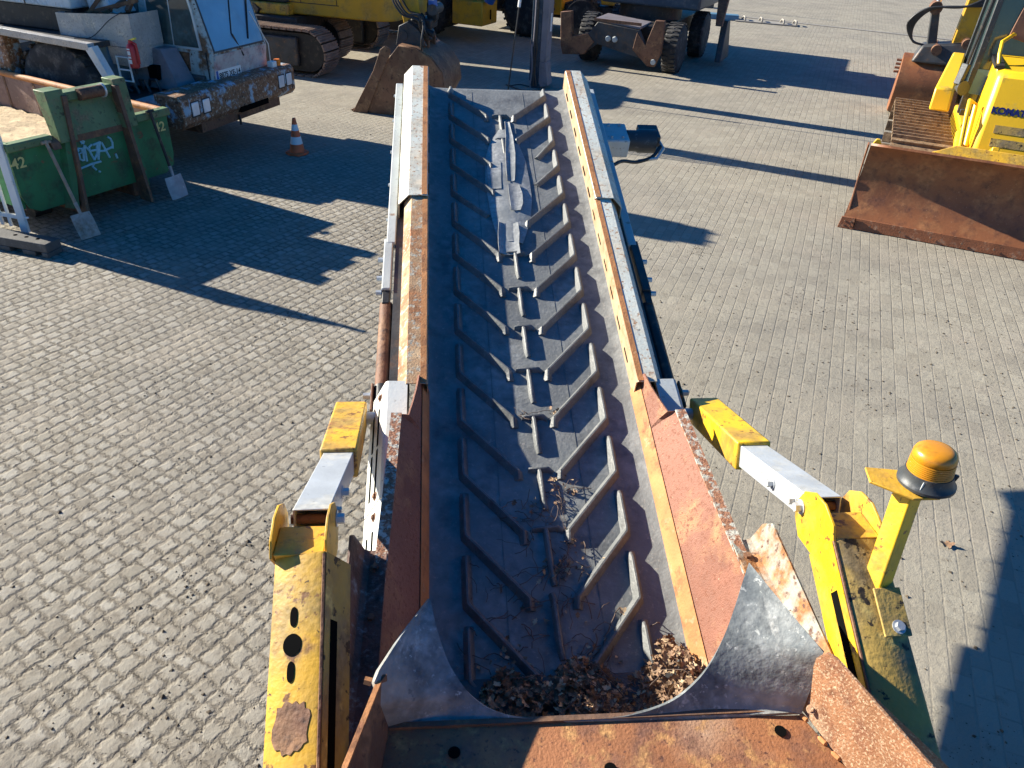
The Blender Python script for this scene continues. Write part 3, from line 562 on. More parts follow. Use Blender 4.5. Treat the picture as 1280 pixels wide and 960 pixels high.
# folding yellow support posts beside the hopper
def post(s):
    T, B = Vector((.872, -2.60, 1.75)), Vector((.842, -3.28, 1.41)); T.x *= s; B.x *= s
    ax = (B - T).normalized(); nrm = Vector((-.34 if s < 0 else .02, -.5, .80)); nrm = (nrm - ax * nrm.dot(ax)).normalized()
    wv = nrm.cross(ax); wv = -wv if wv.x < 0 else wv; wd = .084; dp = .17
    def q(P, u, d): p = Vector(P) + wv * u - nrm * d; return tuple(HP(p.x, p.y, p.z))
    # body with a rounded left edge and a narrow channel along the inner side
    sec = [(-wd, dp), (-wd, .018), (-wd + .006, .006), (-wd + .02, 0), (wd - .012, 0), (wd - .003, .004), (wd, .012), (wd, dp)]
    body = MB(); r0 = [q(T, u, d) for u, d in sec]; r1 = [q(B, u, d) for u, d in sec]; n_ = len(sec)
    body.face_set(r0 + r1, [tuple(range(n_))[::-1], tuple(range(n_, 2 * n_))] + [(i, (i + 1) % n_, n_ + (i + 1) % n_, n_ + i) for i in range(n_)])
    body = body.build("support_post", "yellow_worn" if s < 0 else "yellow_dirty", mroot, smooth=40)
    inn = -s
    MB().face_set([q(T, inn * (wd + .0015), .012), q(B, inn * (wd + .0015), .012), q(B, inn * (wd + .0015), dp), q(T, inn * (wd + .0015), dp)], [(0, 1, 2, 3)]).build("inner_flank", "yellow_dirty" if s < 0 else "yellow_paint", body, solid=.002)
    MB().tube([q(T.lerp(B, .01), wd - .002 if s < 0 else -wd + .002, .005), q(B, wd - .002 if s < 0 else -wd + .002, .005)], .005, 6).build("worn_edge", "brown_rust", body)
    c0, c1 = T.lerp(B, .20 if s > 0 else .25), T.lerp(B, .62 if s > 0 else .78); u_ = inn * (wd + .003)
    MB().face_set([q(c0, u_, .045), q(c1, u_, .045), q(c1, u_, .085), q(c0, u_, .085)], [(0, 1, 2, 3)]).build("flank_slot", "black_hole", body, solid=.002)
    for e in XS:
        th = e * .009; side = [(-2.605, 1.742), (-2.575, 1.785), (-2.50, 1.808), (-2.43, 1.795), (-2.375, 1.752), (-2.35, 1.690), (-2.365, 1.630), (-2.42, 1.585), (-2.52, 1.60)]
        x0 = T.x + e * (wd - .009)
        lug = MB().prism([tuple(HP(x0, a, z)) for a, z in side], bv * th).build("hinge_lug", "yellow_worn" if (s < 0 or e > 0) else "yellow_paint", body, bevel=.002)
        bolt(None, HP(T.x + e * (wd + .001), -2.385, 1.69), bv * e, .018, .022, "galvanised", lug)
    # cap between the lugs
    MB().prism([tuple(HP(T.x - wd + .01, a, z)) for a, z in ((-2.60, 1.752), (-2.47, 1.742), (-2.455, 1.70), (-2.58, 1.70))], bv * (2 * wd - .02)).build("post_cap", "yellow_worn", body, bevel=.004)
    if s < 0:
        def onface(u, t): return Vector(q(T.lerp(B, t), u, -.0012))
        fx = (onface(.1, 0) - onface(0, 0)).normalized(); fy = (onface(0, 1) - onface(0, 0)).normalized(); fz = fx.cross(fy)
        def oval(cu, ct, ru, rt, name, m, jag=0):
            pts = []; rnd = random.Random(int(ct * 1000))
            for k in range(28):
                a = 2 * math.pi * k / 28; j = 1 + (rnd.uniform(-jag, jag) if jag else 0)
                pts.append(tuple(onface(cu, ct) + fx * ru * j * math.cos(a) + fy * rt * j * math.copysign(abs(math.sin(a)) ** (1 if ru >= rt * .9 else .7), math.sin(a))))
            MB().prism(pts, fz * (.0012 if fz.dot(Vector((0, 0, 1))) > 0 else -.0012)).build(name, m, body)
        oval(-.004, .235, .011, .028, "post_slot", "black_hole"); oval(-.005, .335, .028, .030, "post_hole", "black_hole"); oval(-.006, .43, .011, .028, "post_slot", "black_hole")
        oval(.004, .615, .052, .066, "paint_loss", "brown_rust", .13); oval(.03, .78, .009, .018, "paint_loss", "brown_rust", .25)
    # folding arm: galvanised inner tube and yellow outer sleeve
    h0 = HP(s * .865, -2.40, 1.69); h1 = HP(s * .848, -1.84, 1.485); h2 = HP(s * .872, -1.22, 1.272)
    d = (h1 - h0).normalized(); upv = bv.cross(d)
    if upv.z < 0: upv = -upv
    # open-ended tube
    w2, t2, th = .058, .046, .006
    fr = lambda P, i, j: P + bv * i + upv * j
    outer = [(-w2, -t2), (w2, -t2), (w2, t2), (-w2, t2)]; inner = [(-w2 + th, -t2 + th), (w2 - th, -t2 + th), (w2 - th, t2 - th), (-w2 + th, t2 - th)]
    v = [tuple(fr(h0, *k)) for k in outer] + [tuple(fr(h1, *k)) for k in outer] + [tuple(fr(h0, *k)) for k in inner] + [tuple(fr(h0 + d * .2, *k)) for k in inner]
    fcs = [(i, (i + 1) % 4, 4 + (i + 1) % 4, 4 + i) for i in range(4)] + [(i, 8 + i, 8 + (i + 1) % 4, (i + 1) % 4) for i in range(4)] + [(8 + i, 12 + i, 12 + (i + 1) % 4, 8 + (i + 1) % 4) for i in range(4)] + [(12, 13, 14, 15)]
    arm = MB().face_set(v, fcs).build("arm_tube", "galvanised", mroot, bevel=.003)
    MB().tube([h0 + d * .03 - bv * .07, h0 + d * .03 + bv * .07], .016, 14).build("hinge_pin", "brown_rust", arm)
    for q_ in (.10, .27): bolt(None, h0 + d * q_ + bv * (-s * .058) + upv * -.005, bv * -s, .016, .02, "galvanised", arm)
    w3, t3 = .073, .062
    e0 = h1 - d * .03; d2 = (h2 - e0).normalized()
    sl = MB().hexa([tuple(fr(e0, *k)) for k in ((-w3, -t3), (w3, -t3), (w3, t3), (-w3, t3))], [tuple(fr(h2, *k)) for k in ((-w3, -t3), (w3, -t3), (w3, t3), (-w3, t3))]).build("arm_sleeve", "yellow_paint" if s > 0 else "yellow_worn", mroot, bevel=.009)
    MB().tube([HP(s * .80, -1.27, 1.28), HP(s * .74, -1.27, 1.28)], .03, 14).build("arm_pin", "galvanised", sl)
    return body
pl_, pr_ = post(-1), post(1)
# beacon on its own bracket post
bp0, bp1 = HP(.885, -2.74, 1.60), HP(.972, -2.595, 1.965)
bq = MB().bar(bp0, bp1, .062, .062, up=(.45, -.9, 0)).build("beacon_post", "yellow_paint", mroot, bevel=.006)
pT, pB = HP(.872, -2.60, 1.75), HP(.842, -3.28, 1.41); pax = (pB - pT).normalized(); pn = (bv * .02 - buh * .5 + Vector((0, 0, .8))); pn = (pn - pax * pn.dot(pax)).normalized(); pw = bv
pf0 = pT.lerp(pB, .21) + bv * .035
MB().prism([tuple(pf0 + pw * u + pax * t + pn * .004) for u, t in ((-.035, 0), (.05, 0), (.05, .145), (-.035, .145))], pn * .008).build("post_foot", "yellow_dirty", bq, bevel=.002)
bolt(None, pf0 + pw * .014 + pax * .118 + pn * .011, pn, .014, .012, "galvanised", bq)
bc = Vector(bp1) + Vector((.045, .005, .010))
MB().prism([tuple(Vector(bp1) + Vector(k)) for k in ((-.125, .0, .0), (-.115, .07, .0), (.05, .06, .0), (.065, -.06, .0), (-.02, -.07, .0))], (0, 0, .008)).build("beacon_shelf", "yellow_worn", bq, bevel=.002)
ba = Vector((-.04, .06, 1)).normalized()
BS = .88
base = MB().lathe(bc, ba, [(t * BS, r * BS) for t, r in [(0, .088), (.004, .094), (.014, .094), (.022, .086), (.040, .079), (.055, .077), (.056, .05)]], 40).build("beacon_base", "black_plastic", bq, smooth=30)
prof = [(.052, .073)]
for k in range(8):
    z = .056 + k * .0082; prof += [(z, .0745 - k * .0004), (z + .0052, .0735 - k * .0004), (z + .0060, .0700 - k * .0004), (z + .0076, .0700 - k * .0004)]
prof += [(.122, .070), (.124, .071), (.140, .070), (.154, .066), (.164, .056), (.169, .042), (.171, .02), (.1712, .0)]
lens = MB().lathe(bc, ba, [(t * BS * .86, r * BS * 1.0) for t, r in prof], 48).build("beacon_lens", "amber_lens", bq, smooth=50)
MB().bar(bc + Vector((-.044, -.058, .010)), bc + Vector((-.036, -.050, .042)), .008, .014, up=(1, 0, 0)).build("base_clip", "alu_trim", base)
MB().bar(bc + Vector((-.010, -.067, .024)), bc + Vector((.010, -.067, .023)), .004, .011).build("base_sticker", "plate_white", base)
MB().bar(bc + Vector((.062, -.016, .016)), bc + Vector((.070, -.018, .05)), .008, .012, up=(1, 0, 0)).build("base_clip", "black_plastic", base)

# ------------------------------------------------------------------ dead leaves and twigs on the belt tail
def leaf_geo(rnd, size):
    n = 11; pts = []
    for k in range(n):      # lobed oak-like outline, half then mirrored
        t = k / (n - 1); wdt = math.sin(math.pi * min(1, t * 1.05)) * (.30 + .12 * math.sin(t * 19 + 1)) + .01
        pts.append((wdt, t - .5))
    curl = rnd.uniform(-.5, .9); fold = rnd.uniform(-.2, .7); rows = []
    for wdt, t in pts:
        rows.append([(-wdt * size, t * size, (abs(wdt) * fold + curl * t * t + rnd.uniform(-.04, .04)) * size), (0, t * size, curl * t * t * size), (wdt * size, t * size, (abs(wdt) * fold + curl * t * t + rnd.uniform(-.04, .04)) * size)])
    return rows
def scatter_leaves(name, m, spots, f=W, seed=1):
    rnd = random.Random(seed); o = MB()
    for (x, y, z, sz) in spots:
        M = Matrix.Rotation(rnd.uniform(0, 6.28), 4, 'Z') @ Matrix.Rotation(rnd.uniform(-.9, .9), 4, 'X') @ Matrix.Rotation(rnd.uniform(-.9, .9), 4, 'Y')
        rows = [[tuple(Vector(f(x, y, z)) + (M @ Vector(p))) for p in r] for r in leaf_geo(rnd, sz)]; o.sheet(rows)
    return o.build(name, m, None, smooth=60)
rnd = random.Random(11); spots = []; pale = []
def heap(x, y):
    env = -2.60 + .05 * math.exp(-((x - .02) / .16) ** 2) + .12 * math.exp(-((x - .44) / .09) ** 2) + .03 * math.sin(x * 21) - .10 * math.exp(-((x + .42) / .1) ** 2)
    t = (env - y) / .35
    return t, (0 if t < 0 else 0.03 + .20 * min(1, t) ** .9 + .05 * math.exp(-((x - .40) / .12) ** 2) * min(1, t * 3))
hm = MB(); rows = []
for i in range(26):
    x = -.47 + .96 * i / 25
    rows.append([(x, -2.40 - .62 * j / 15, max(.002, heap(x, -2.40 - .62 * j / 15)[1] - .03)) for j in range(16)])
heap_rows = rows
for k in range(3400):
    x = rnd.uniform(-.46, .50); y = -2.45 - .56 * rnd.random()
    t, h = heap(x, y)
    if t < 0: continue
    z = h - rnd.uniform(-.012, .03)
    (pale if rnd.random() < .28 and z > h - .012 else spots).append((x, y, z, rnd.uniform(.018, .048)))
for cx, cy, k, sx, sy in ((.09, -2.10, 26, .06, .05), (.02, -2.16, 14, .05, .03), (.11, -1.76, 16, .035, .04), (-.05, -1.85, 10, .06, .02), (-.02, -2.38, 10, .08, .05), (-.22, -2.52, 22, .07, .03), (.15, -2.5, 12, .05, .04), (.1, -1.32, 7, .02, .015)):
    for j in range(k): (pale if rnd.random() < .35 else spots).append((rnd.gauss(cx, sx), rnd.gauss(cy, sy), rnd.uniform(.004, .03), rnd.uniform(.012, .034)))
o = scatter_leaves("leaf_litter", "leaf_brown", spots, seed=3); o["kind"] = "stuff"; tag(o, "brown dead leaves heaped at the bottom end of the black conveyor belt", "leaves")
o = scatter_leaves("pale_leaf_litter", "leaf_pale", pale, seed=4); o["kind"] = "stuff"; tag(o, "pale dry leaf scraps lying on top of the brown leaf heap", "leaves")
tw = MB()
for k in range(170):
    cx, cy, sp = rnd.choice([(.07, -2.12, .07), (0, -2.17, .09), (.09, -1.8, .05), (-.12, -1.95, .12), (-.28, -2.25, .1), (-.2, -2.5, .12), (.1, -2.45, .1), (-.05, -1.9, .06), (-.06, -1.33, .03), (.12, -2.6, .2), (.0, -2.75, .25), (.3, -2.7, .15), (-.2, -2.75, .15), (.02, -2.3, .12)])
    x, y = rnd.gauss(cx, sp * .6), rnd.gauss(cy, sp * .6); a = rnd.uniform(0, 6.28); Ln = rnd.uniform(.04, .16); pts = []
    if abs(x) > .45: continue
    for j in range(6):
        pts.append(W(x, y, max(.006, heap(x, y)[1] + .012 if heap(x, y)[1] else .006) + .03 * math.sin(j / 5 * math.pi) * rnd.uniform(.1, .9))); a += rnd.gauss(0, .35); x += math.cos(a) * Ln / 5; y += math.sin(a) * Ln / 5
    tw.tube(pts, rnd.uniform(.0009, .0022), 5)
o = tw.build("twigs", "twig_bark", None); o["kind"] = "stuff"; tag(o, "thin dry twigs tangled on the lower half of the conveyor belt", "twigs")
def one_leaf(P, size, m, label, f=None, seed=0):
    rnd2 = random.Random(seed); M = Matrix.Rotation(rnd2.uniform(0, 6.28), 4, 'Z')
    o = MB().sheet([[tuple(Vector(P) + (M @ Vector(p))) for p in r] for r in leaf_geo(rnd2, size)]).build("dead_leaf", m, None, smooth=60)
    return tag(o, label, "leaf")
lx = on_z((780, 766), .01); one_leaf(W(*lx), .055, "leaf_pale", "single pale leaf lying beside the right cleats near the belt's lower end", seed=5)
one_leaf(ground((1183, 680), .012), .10, "leaf_brown", "single curled brown leaf lying on the paving right of the beacon post", seed=8)

# ------------------------------------------------------------------ traffic cone
cp = ground((372, 192))
co = thing("traffic_cone", tuple(cp), "orange and white traffic cone standing alone on the paving in shade", "cone")
MB().prism([tuple(cp + Vector((.16 * math.cos(a) * k, .16 * math.sin(a) * k, .004))) for a, k in [(math.pi / 4 * i + .3, 1.0 if i % 2 else 1.05) for i in range(8)]], (0, 0, .03)).build("cone_base", "cone_orange", co, bevel=.006)
def cone_seg(z0, z1, name, m):
    r = lambda z: .115 - (.115 - .025) * (z / .5)
    MB().lathe(cp, (0, 0, 1), [(z0, r(z0)), (z1, r(z1))], 24).build(name, m, co)
cone_seg(.03, .15, "cone_body", "cone_orange"); cone_seg(.15, .255, "reflective_band", "cone_white"); cone_seg(.255, .34, "cone_body", "cone_orange"); cone_seg(.34, .425, "reflective_band", "cone_white"); cone_seg(.425, .51, "cone_body", "cone_orange")

# ------------------------------------------------------------------ green hook-lift container
KX, KY, KAZ = -4.81, 8.5, 117.6
K = Frame(KX, KY, KAZ)
ct = thing("hooklift_container", tuple(K(0, -1.5, 0)), "green hook-lift waste container with graffiti on its end wall and sandy rubble inside", "container")
xl, xr, zt, zb, Lk = 1.03, -.93, .95, .24, 4.6
# end wall with rounded lower corners, far/near side walls, floor
def endpoly(y): return [(xr, y, zt), (xr, y, .44), (xr + .05, y, .30), (xr + .16, y, zb), (xl - .16, y, zb), (xl - .05, y, .30), (xl, y, .44), (xl, y, zt)]
MB(K).prism(endpoly(0), (0, -.03, 0)).build("end_wall", "green_paint", ct, bevel=.004)
for x, y0 in ((xr, 1), (xl, -1)):
    MB(K).box(*sorted((x, x + y0 * .03)), -Lk, -.033, .30, zt - .004).build("side_wall", "green_paint", ct)
    iw = MB(K).box(*sorted((x + y0 * .033, x + y0 * .04)), -Lk, -.04, .5, zt - .02).build("wall_lining", "skip_inner", ct)
    for k in range(6):
        MB(K).box(*sorted((x + y0 * .041, x + y0 * .047)), -.6 - k * .65, -.56 - k * .65, .5, zt - .025).build("lining_rib", "rust_edge", iw)
    MB(K).tube([(x + y0 * .02, -Lk, zt + .012), (x + y0 * .02, .0, zt + .012)], .042, 12).build("top_rim", "lip_rust" if x < 0 else "green_faded", ct)
MB(K).box(xr + .03, xl - .03, -Lk, -.035, .28, .34).build("floor", "rust_edge", ct)
MB(K).box(xr - .02, -.47, -.06, .06, zt - .035, zt + .055).build("front_rim", "green_faded", ct, bevel=.015)
MB(K).box(.56, xl + .02, -.06, .06, zt - .035, zt + .05).build("front_rim", "green_faded", ct, bevel=.015)
# sandy rubble fill
rows = []; rnd = random.Random(5)
for i in range(40):
    y = -.06 - (Lk - .1) * i / 39; rows.append([(xr + .06 + (xl - xr - .12) * j / 22, y, .50 + .10 * math.sin(j * .3) * math.exp(-i / 14) + rnd.uniform(-.022, .022) + .14 * math.exp(-((j - 13) / 6) ** 2 - (i / 10) ** 2)) for j in range(23)])
MB(K).sheet(rows).build("rubble_fill", "sand", ct, smooth=80)
# hook frame: two leaning columns, inclined head board and hook bar
for x0, x1 in ((.30, .50), (-.46, -.30)):
    cb = MB(K).hexa([(x0, -.05, .90), (x1, -.05, .90), (x1, .09, .90), (x0, .09, .90)], [(x0, -.16, 1.42), (x1, -.16, 1.42), (x1, .03, 1.42), (x0, .03, 1.42)]).build("hook_column", "green_faded", ct, bevel=.006)
    xa = x0 - .01 if x0 > 0 else x1 + .01; sg = 1 if x0 > 0 else -1
    xb_ = .465 if x0 > 0 else -.335
    MB(K).hexa([(xb_, .0, .03), (xb_ + .035 * sg, .0, .03), (xb_ + .035 * sg, .20, .03), (xb_, .20, .03)], [(xa, -.02, 1.36), (xa + .05 * sg, -.02, 1.36), (xa + .05 * sg, .07, 1.36), (xa, .07, 1.36)]).build("column_web", "rust_edge", cb, bevel=.004)
    MB(K).hexa([(xb_ + .05 * sg, .0, .20), (xb_ + .14 * sg, .0, .20), (xb_ + .10 * sg, .10, .20), (xb_ + .05 * sg, .12, .20)], [(xa + .06 * sg, .0, .92), (xa + .17 * sg, .0, .92), (xa + .15 * sg, .06, .92), (xa + .06 * sg, .08, .92)]).build("column_gusset", "green_paint", cb)
MB(K).hexa([(-.30, -.02, .93), (.30, -.02, .93), (.30, .015, .93), (-.30, .015, .93)], [(-.30, -.12, 1.30), (.30, -.12, 1.30), (.30, -.085, 1.30), (-.30, -.085, 1.30)]).build("head_board", "green_faded", ct)
MB(K).box(-.30, .30, -.10, .02, .86, .93).build("cross_beam", "rust_edge", ct)
MB(K).box(-.30, .30, -.17, .0, 1.28, 1.37).build("top_beam", "green_faded", ct, bevel=.012)
hb = []
for k in range(9):
    a = math.pi * k / 8; hb.append((-.03, .0 + .09 * math.sin(a), 1.33 + .06 * math.cos(a) * -1))
MB(K).tube([(-.15, .02, 1.33), (.13, .02, 1.33)], .062, 16).build("hook_bar", "brown_rust", ct)
MB(K).tube([(-.17, .02, 1.33), (-.15, .02, 1.33)], .075, 16).build("bar_collar", "alu_trim", ct)
MB(K).hexa([(.52, .0, .92), (.62, .0, .92), (.62, .12, .86), (.52, .12, .86)], [(.52, .0, .98), (.62, .0, .98), (.62, .10, .93), (.52, .10, .93)]).build("corner_lug", "rust_edge", ct, bevel=.006)
for x in (.36, -.36): MB(K).box(x - .05, x + .05, -Lk, -.05, .06, .235).build("skid_rail", "rust_edge", ct)
for x in (.62, -.62): MB(K).tube([(x - .10, -.5, .09), (x + .10, -.5, .09)], .085, 16).build("roller", "black_steel", ct)
nx = K(-1, 0, 0) - K(0, 0, 0)
text_part("number_marking", "42", .155, K(-.725, .003, .745), nx, (0, 0, 1), "number_cream", ct, .0015, bold=.002)
text_part("number_marking", "42", .155, K(1.035, .003, .735), nx, (0, 0, 1), "number_cream", ct, .0015, bold=.002)
def ray_plane_local(f, px, yv):
    Mi = f.M.inverted(); o = Mi @ cC; d = (Mi.to_3x3() @ ray(px)); t = (yv - o.y) / d.y; return o + d * t
strokes = [[(135, 400), (200, 430), (250, 380), (230, 360), (190, 410), (165, 480), (180, 560), (240, 570), (255, 500), (225, 420)], [(215, 400), (240, 350), (290, 350), (300, 420), (250, 440), (270, 530), (320, 560)],
    [(320, 330), (325, 450), (340, 560)], [(325, 300), (375, 320), (355, 300)], [(335, 320), (390, 570)], [(390, 570), (340, 320)], [(345, 300), (430, 390), (515, 545)], [(515, 545), (560, 440), (600, 240)],
    [(470, 280), (420, 330), (450, 390), (560, 370)], [(490, 290), (590, 250)], [(555, 260), (560, 390), (590, 540)], [(585, 540), (610, 225), (640, 250), (780, 505)], [(560, 395), (680, 390), (830, 320)],
    [(830, 350), (825, 250), (790, 180), (740, 150)], [(220, 700), (290, 690), (480, 610), (630, 570)], [(510, 610), (485, 660), (550, 715)], [(590, 740), (620, 750)], [(880, 440), (910, 515)], [(270, 245), (300, 215), (340, 230), (330, 260), (280, 260)]]
gr = MB()
for st in strokes:
    P = [K(*( (lambda q: (q.x, .0035, q.z))(ray_plane_local(K, (80 + a / 13.71, 160 + e / 13.71), 0)))) for a, e in st]
    gr.tube(P, .0125, 6)
gr.build("graffiti", "graffiti_blue", ct)
# ------------------------------------------------------------------ two shovels
def shovel(foot, top, wdt, dirn, blade_m, shaft_m, label, bl=.30):
    foot, top = Vector(foot), Vector(top)
    ax = (top - foot).normalized(); sd_ = Vector(dirn); sd_ = (sd_ - ax * sd_.dot(ax)).normalized(); nn = ax.cross(sd_)
    o = thing("shovel", tuple(foot), label, "shovel", "shovels leaning on the container"); rows = []
    for t, k in ((0, .96), (.33, 1.0), (.7, 1.0), (1.0, .94)):
        rows.append([tuple(foot + ax * bl * t + sd_ * wdt * k * j + nn * (.025 * (abs(j) * 2) ** 2)) for j in (-.5, -.3, 0, .3, .5)])
    MB().sheet(rows).build("blade", blade_m, o, solid=.005)
    MB().tube([foot + ax * bl * .70 + nn * .01, foot + ax * (bl + .12) + nn * .012], [.012, .022], 10).build("socket", blade_m, o)
    MB().tube([foot + ax * (bl + .08) + nn * .012, top], .018, 10).build("shaft", shaft_m, o)
    MB().tube([top - ax * .02 - sd_ * .05, top + sd_ * .05 - ax * .02], .016, 8).build("grip", shaft_m, o)
shovel(K(.70, .52, .012), K(.655, .07, .965), .235, nx, "shovel_steel", "shovel_wood", "shovel with a square rusty tan blade and pale wooden shaft leaning on the container", .27)
shovel(K(-.69, .30, .012), K(-.655, .075, 1.04), .25, nx, "shovel_steel_grey", "black_steel", "shovel with a grey steel blade and thin dark shaft near the number 42", .27)
# ------------------------------------------------------------------ white fence panel in a grey foot block
fb = Vector((-5.36, 7.58, 0)); fdir = Vector((math.sin(R(104)), math.cos(R(104)), 0))
fe = thing("barrier_fence", tuple(fb), "white metal fence panel standing upright at the left edge", "fence")
tilt = Vector((.015, -.01, 1)).normalized()
def fp(l, z): return fb + fdir * l + tilt * z
MB().bar(fp(0, .06), fp(0, 1.85), .045, .115, up=(0, 0, 1)).build("end_post", "white_paint", fe, bevel=.006) if False else MB().hexa([tuple(fp(-.05, .05) + Vector(( .0, -.02, 0))), tuple(fp(.05, .05) + Vector((0, -.02, 0))), tuple(fp(.05, .05) + Vector((0, .025, 0))), tuple(fp(-.05, .05) + Vector((0, .025, 0)))], [tuple(fp(-.05, 1.85) + Vector((.0, -.02, 0))), tuple(fp(.05, 1.85) + Vector((0, -.02, 0))), tuple(fp(.05, 1.85) + Vector((0, .025, 0))), tuple(fp(-.05, 1.85) + Vector((0, .025, 0)))]).build("end_post", "white_paint", fe, bevel=.006)
for k in range(10):
    MB().tube([fp(-.17 - .11 * k, .10), fp(-.17 - .11 * k, 1.8)], .019, 8).build("bar", "white_paint", fe)
for z in (.22, 1.75): MB().bar(fp(-1.3, z), fp(-.05, z), .03, .04).build("rail", "white_paint", fe)
MB().tube([fp(.05, .22), fp(.09, .23)], .012, 8).build("hinge", "white_paint", fe)
fo = Frame(-5.42, 7.31, 104 - 90)   # local x along the block
fk = thing("plastic_block", tuple(fo(0, 0, 0)), "dark grey recycled plastic foot block under the white fence panel", "fence foot")
m = MB(fo).box(-.80, .62, -.10, .10, .055, .15)
for x0, x1 in ((-.8, -.66), (-.45, -.26), (-.05, .14), (.30, .46), (.54, .62)): m.box(x0, x1, -.10, .10, 0, .053)
m.build("block", "grey_plastic", fk, bevel=.008)
for x in (-.5, -.36, -.2, .16, .3, .44): MB(fo).disc((x, .0, .1503), (0, 0, 1), .02, .02, .002, 12).build("socket_hole", "black_hole", fk)

# ------------------------------------------------------------------ blue truck crane
T = Frame(-4.05, 11.13, 108)
tk = thing("truck_crane", tuple(T(0, -3, 0)), "rusty pale blue truck crane with a narrow cab and heavy rusted bumper", "truck")
bm_ = MB(T).prism([(1.27, .0, .62), (1.27, .0, .93), (1.27, -.05, .975), (1.27, -.42, .975), (1.27, -.42, .58), (1.27, -.06, .55)], (-2.55, 0, 0)).build("bumper", "truck_rust_blue", tk, bevel=.012)
MB(T).box(-.55, .10, -.3, .006, .545, .62).build("tow_pocket", "black_hole", bm_)
MB(T).box(-.9, .9, -.36, -.05, .44, .56).build("bumper_underside", "brown_rust", bm_)
MB(T).tube([(.12, -.03, .52), (.12, -.02, .38)], .018, 8).build("tow_pin", "black_steel", bm_)
for x in (1.02, .80, -.93, -1.13):
    MB(T).box(x - .085, x + .085, -.02, .003, .685, .885).build("light_recess", "black_steel", bm_)
    MB(T).box(x - .068, x + .068, -.01, .012, .70, .87).build("headlight", "mirror_light", bm_, bevel=.012)
MB(T).tube([(-1.06, -.13, .975), (-1.06, -.13, 1.07)], .05, 14).build("indicator", "orange_plastic", bm_, bevel=.01)
MB(T).box(-.98, -.87, -.18, -.08, .976, 1.06).build("position_light", "white_paint", bm_, bevel=.01)
MB(T).tube([(-.9, -.13, .98), (-.92, -.15, 1.3), (-.7, -.25, 1.75)], .008, 6).build("marker_rod", "alu_trim", bm_)
# cab body as a loft: footprint at several heights
cx0, cx1 = .24, -1.04
def cabring(z, yf, yb, ins=0): return [(cx0 - ins, yf, z), (cx1 + ins, yf, z), (cx1 + ins, yb, z), (cx0 - ins, yb, z)]
cab = MB(T); rings = [cabring(.90, -.30, -1.75), cabring(1.27, -.26, -1.75), cabring(1.34, -.27, -1.75, .01), cabring(2.25, -.52, -1.75, .06), cabring(2.40, -.62, -1.72, .10), cabring(2.46, -.8, -1.65, .2)]
for a, e in zip(rings, rings[1:]): cab.face_set(a + e, [(0, 1, 5, 4), (1, 2, 6, 5), (2, 3, 7, 6), (3, 0, 4, 7)])
cab.face_set(rings[-1], [(0, 1, 2, 3)]); cab.face_set(rings[0], [(3, 2, 1, 0)])
cb = cab.build("cab", "truck_blue", tk, bevel=.03)
fxs = lambda z: -.27 - (z - 1.34) * .275
def frontq(x0, x1, z0, z1, d, name, m):
    ins = lambda z: max(0, (z - 1.34)) * .055
    return MB(T).prism([(x0, fxs(z0) + d, z0), (x1, fxs(z0) + d, z0), (x1, fxs(z1) + d, z1), (x0, fxs(z1) + d, z1)], (0, -.02, 0)).build(name, m, cb)
frontq(.17, -.975, 1.31, 2.22, .006, "windscreen_seal", "black_plastic"); frontq(.145, -.95, 1.335, 2.20, .010, "windscreen", "glass_blue")
MB(T).prism([(.20, -.293, .93), (-1.0, -.293, .93), (-1.0, -.258, 1.285), (.20, -.258, 1.285)], (0, .006, 0)).build("front_panel", "truck_front", cb, bevel=.003)
MB(T).bar((-.45, -.255, 1.20), (-.30, -.29, 1.50), .02, .02).build("wiper", "black_steel", cb)
MB(T).bar((-.30, -.30, 1.50), (-.55, -.45, 2.05), .018, .012).build("wiper", "black_steel", cb)
MB(T).bar((-.62, -.27, 1.40), (-.9, -.42, 2.0), .025, .014).build("wiper", "black_steel", cb)
pf = MB(T).box(-.375, .185, -.283, -.272, .945, 1.085).build("licence_plate", "plate_white", cb, bevel=.003)
MB(T).box(.135, .18, -.2715, -.2695, .95, 1.08).build("plate_band", "blue_plastic", pf)
text_part("plate_text", "8875 XE-14", .098, T(.12, -.2705, .978), T(-1, 0, 0) - T(0, 0, 0), (0, 0, 1), "plate_black", pf, .001, bold=.002)
# side (towards the container): door, windows, cover panels
sx = lambda z: cx0 - max(0, z - 1.34) * .055 + .004
def sideq(pts, d, name, m, par): return MB(T).prism([(sx(z) + d, y, z) for y, z in pts], (-.02, 0, 0)).build(name, m, par)
sideq([(-.40, 1.345), (-1.25, 1.345), (-1.25, 2.24), (-.58, 2.24), (-.47, 1.8)], .006, "side_window_frame", "alu_trim", cb)
sideq([(-.435, 1.375), (-.84, 1.375), (-.84, 2.21), (-.61, 2.21), (-.50, 1.8)], .009, "side_window", "glass_dark", cb)
sideq([(-.86, 1.375), (-1.22, 1.375), (-1.22, 2.21), (-.86, 2.21)], .009, "side_window", "glass_dark", cb)
sideq([(-1.38, 1.45), (-1.66, 1.45), (-1.66, 2.24), (-1.38, 2.24)], .007, "rear_window", "glass_dark", cb)
sideq([(-.62, 1.30), (-.86, 1.30), (-.76, 1.02), (-.64, 1.06)], .006, "rust_patch", "brown_rust", cb)
MB(T).bar((cx0 + .012, -.33, .92), (cx0 + .012, -.33, 1.33), .012, .014).build("door_seam", "black_steel", cb)
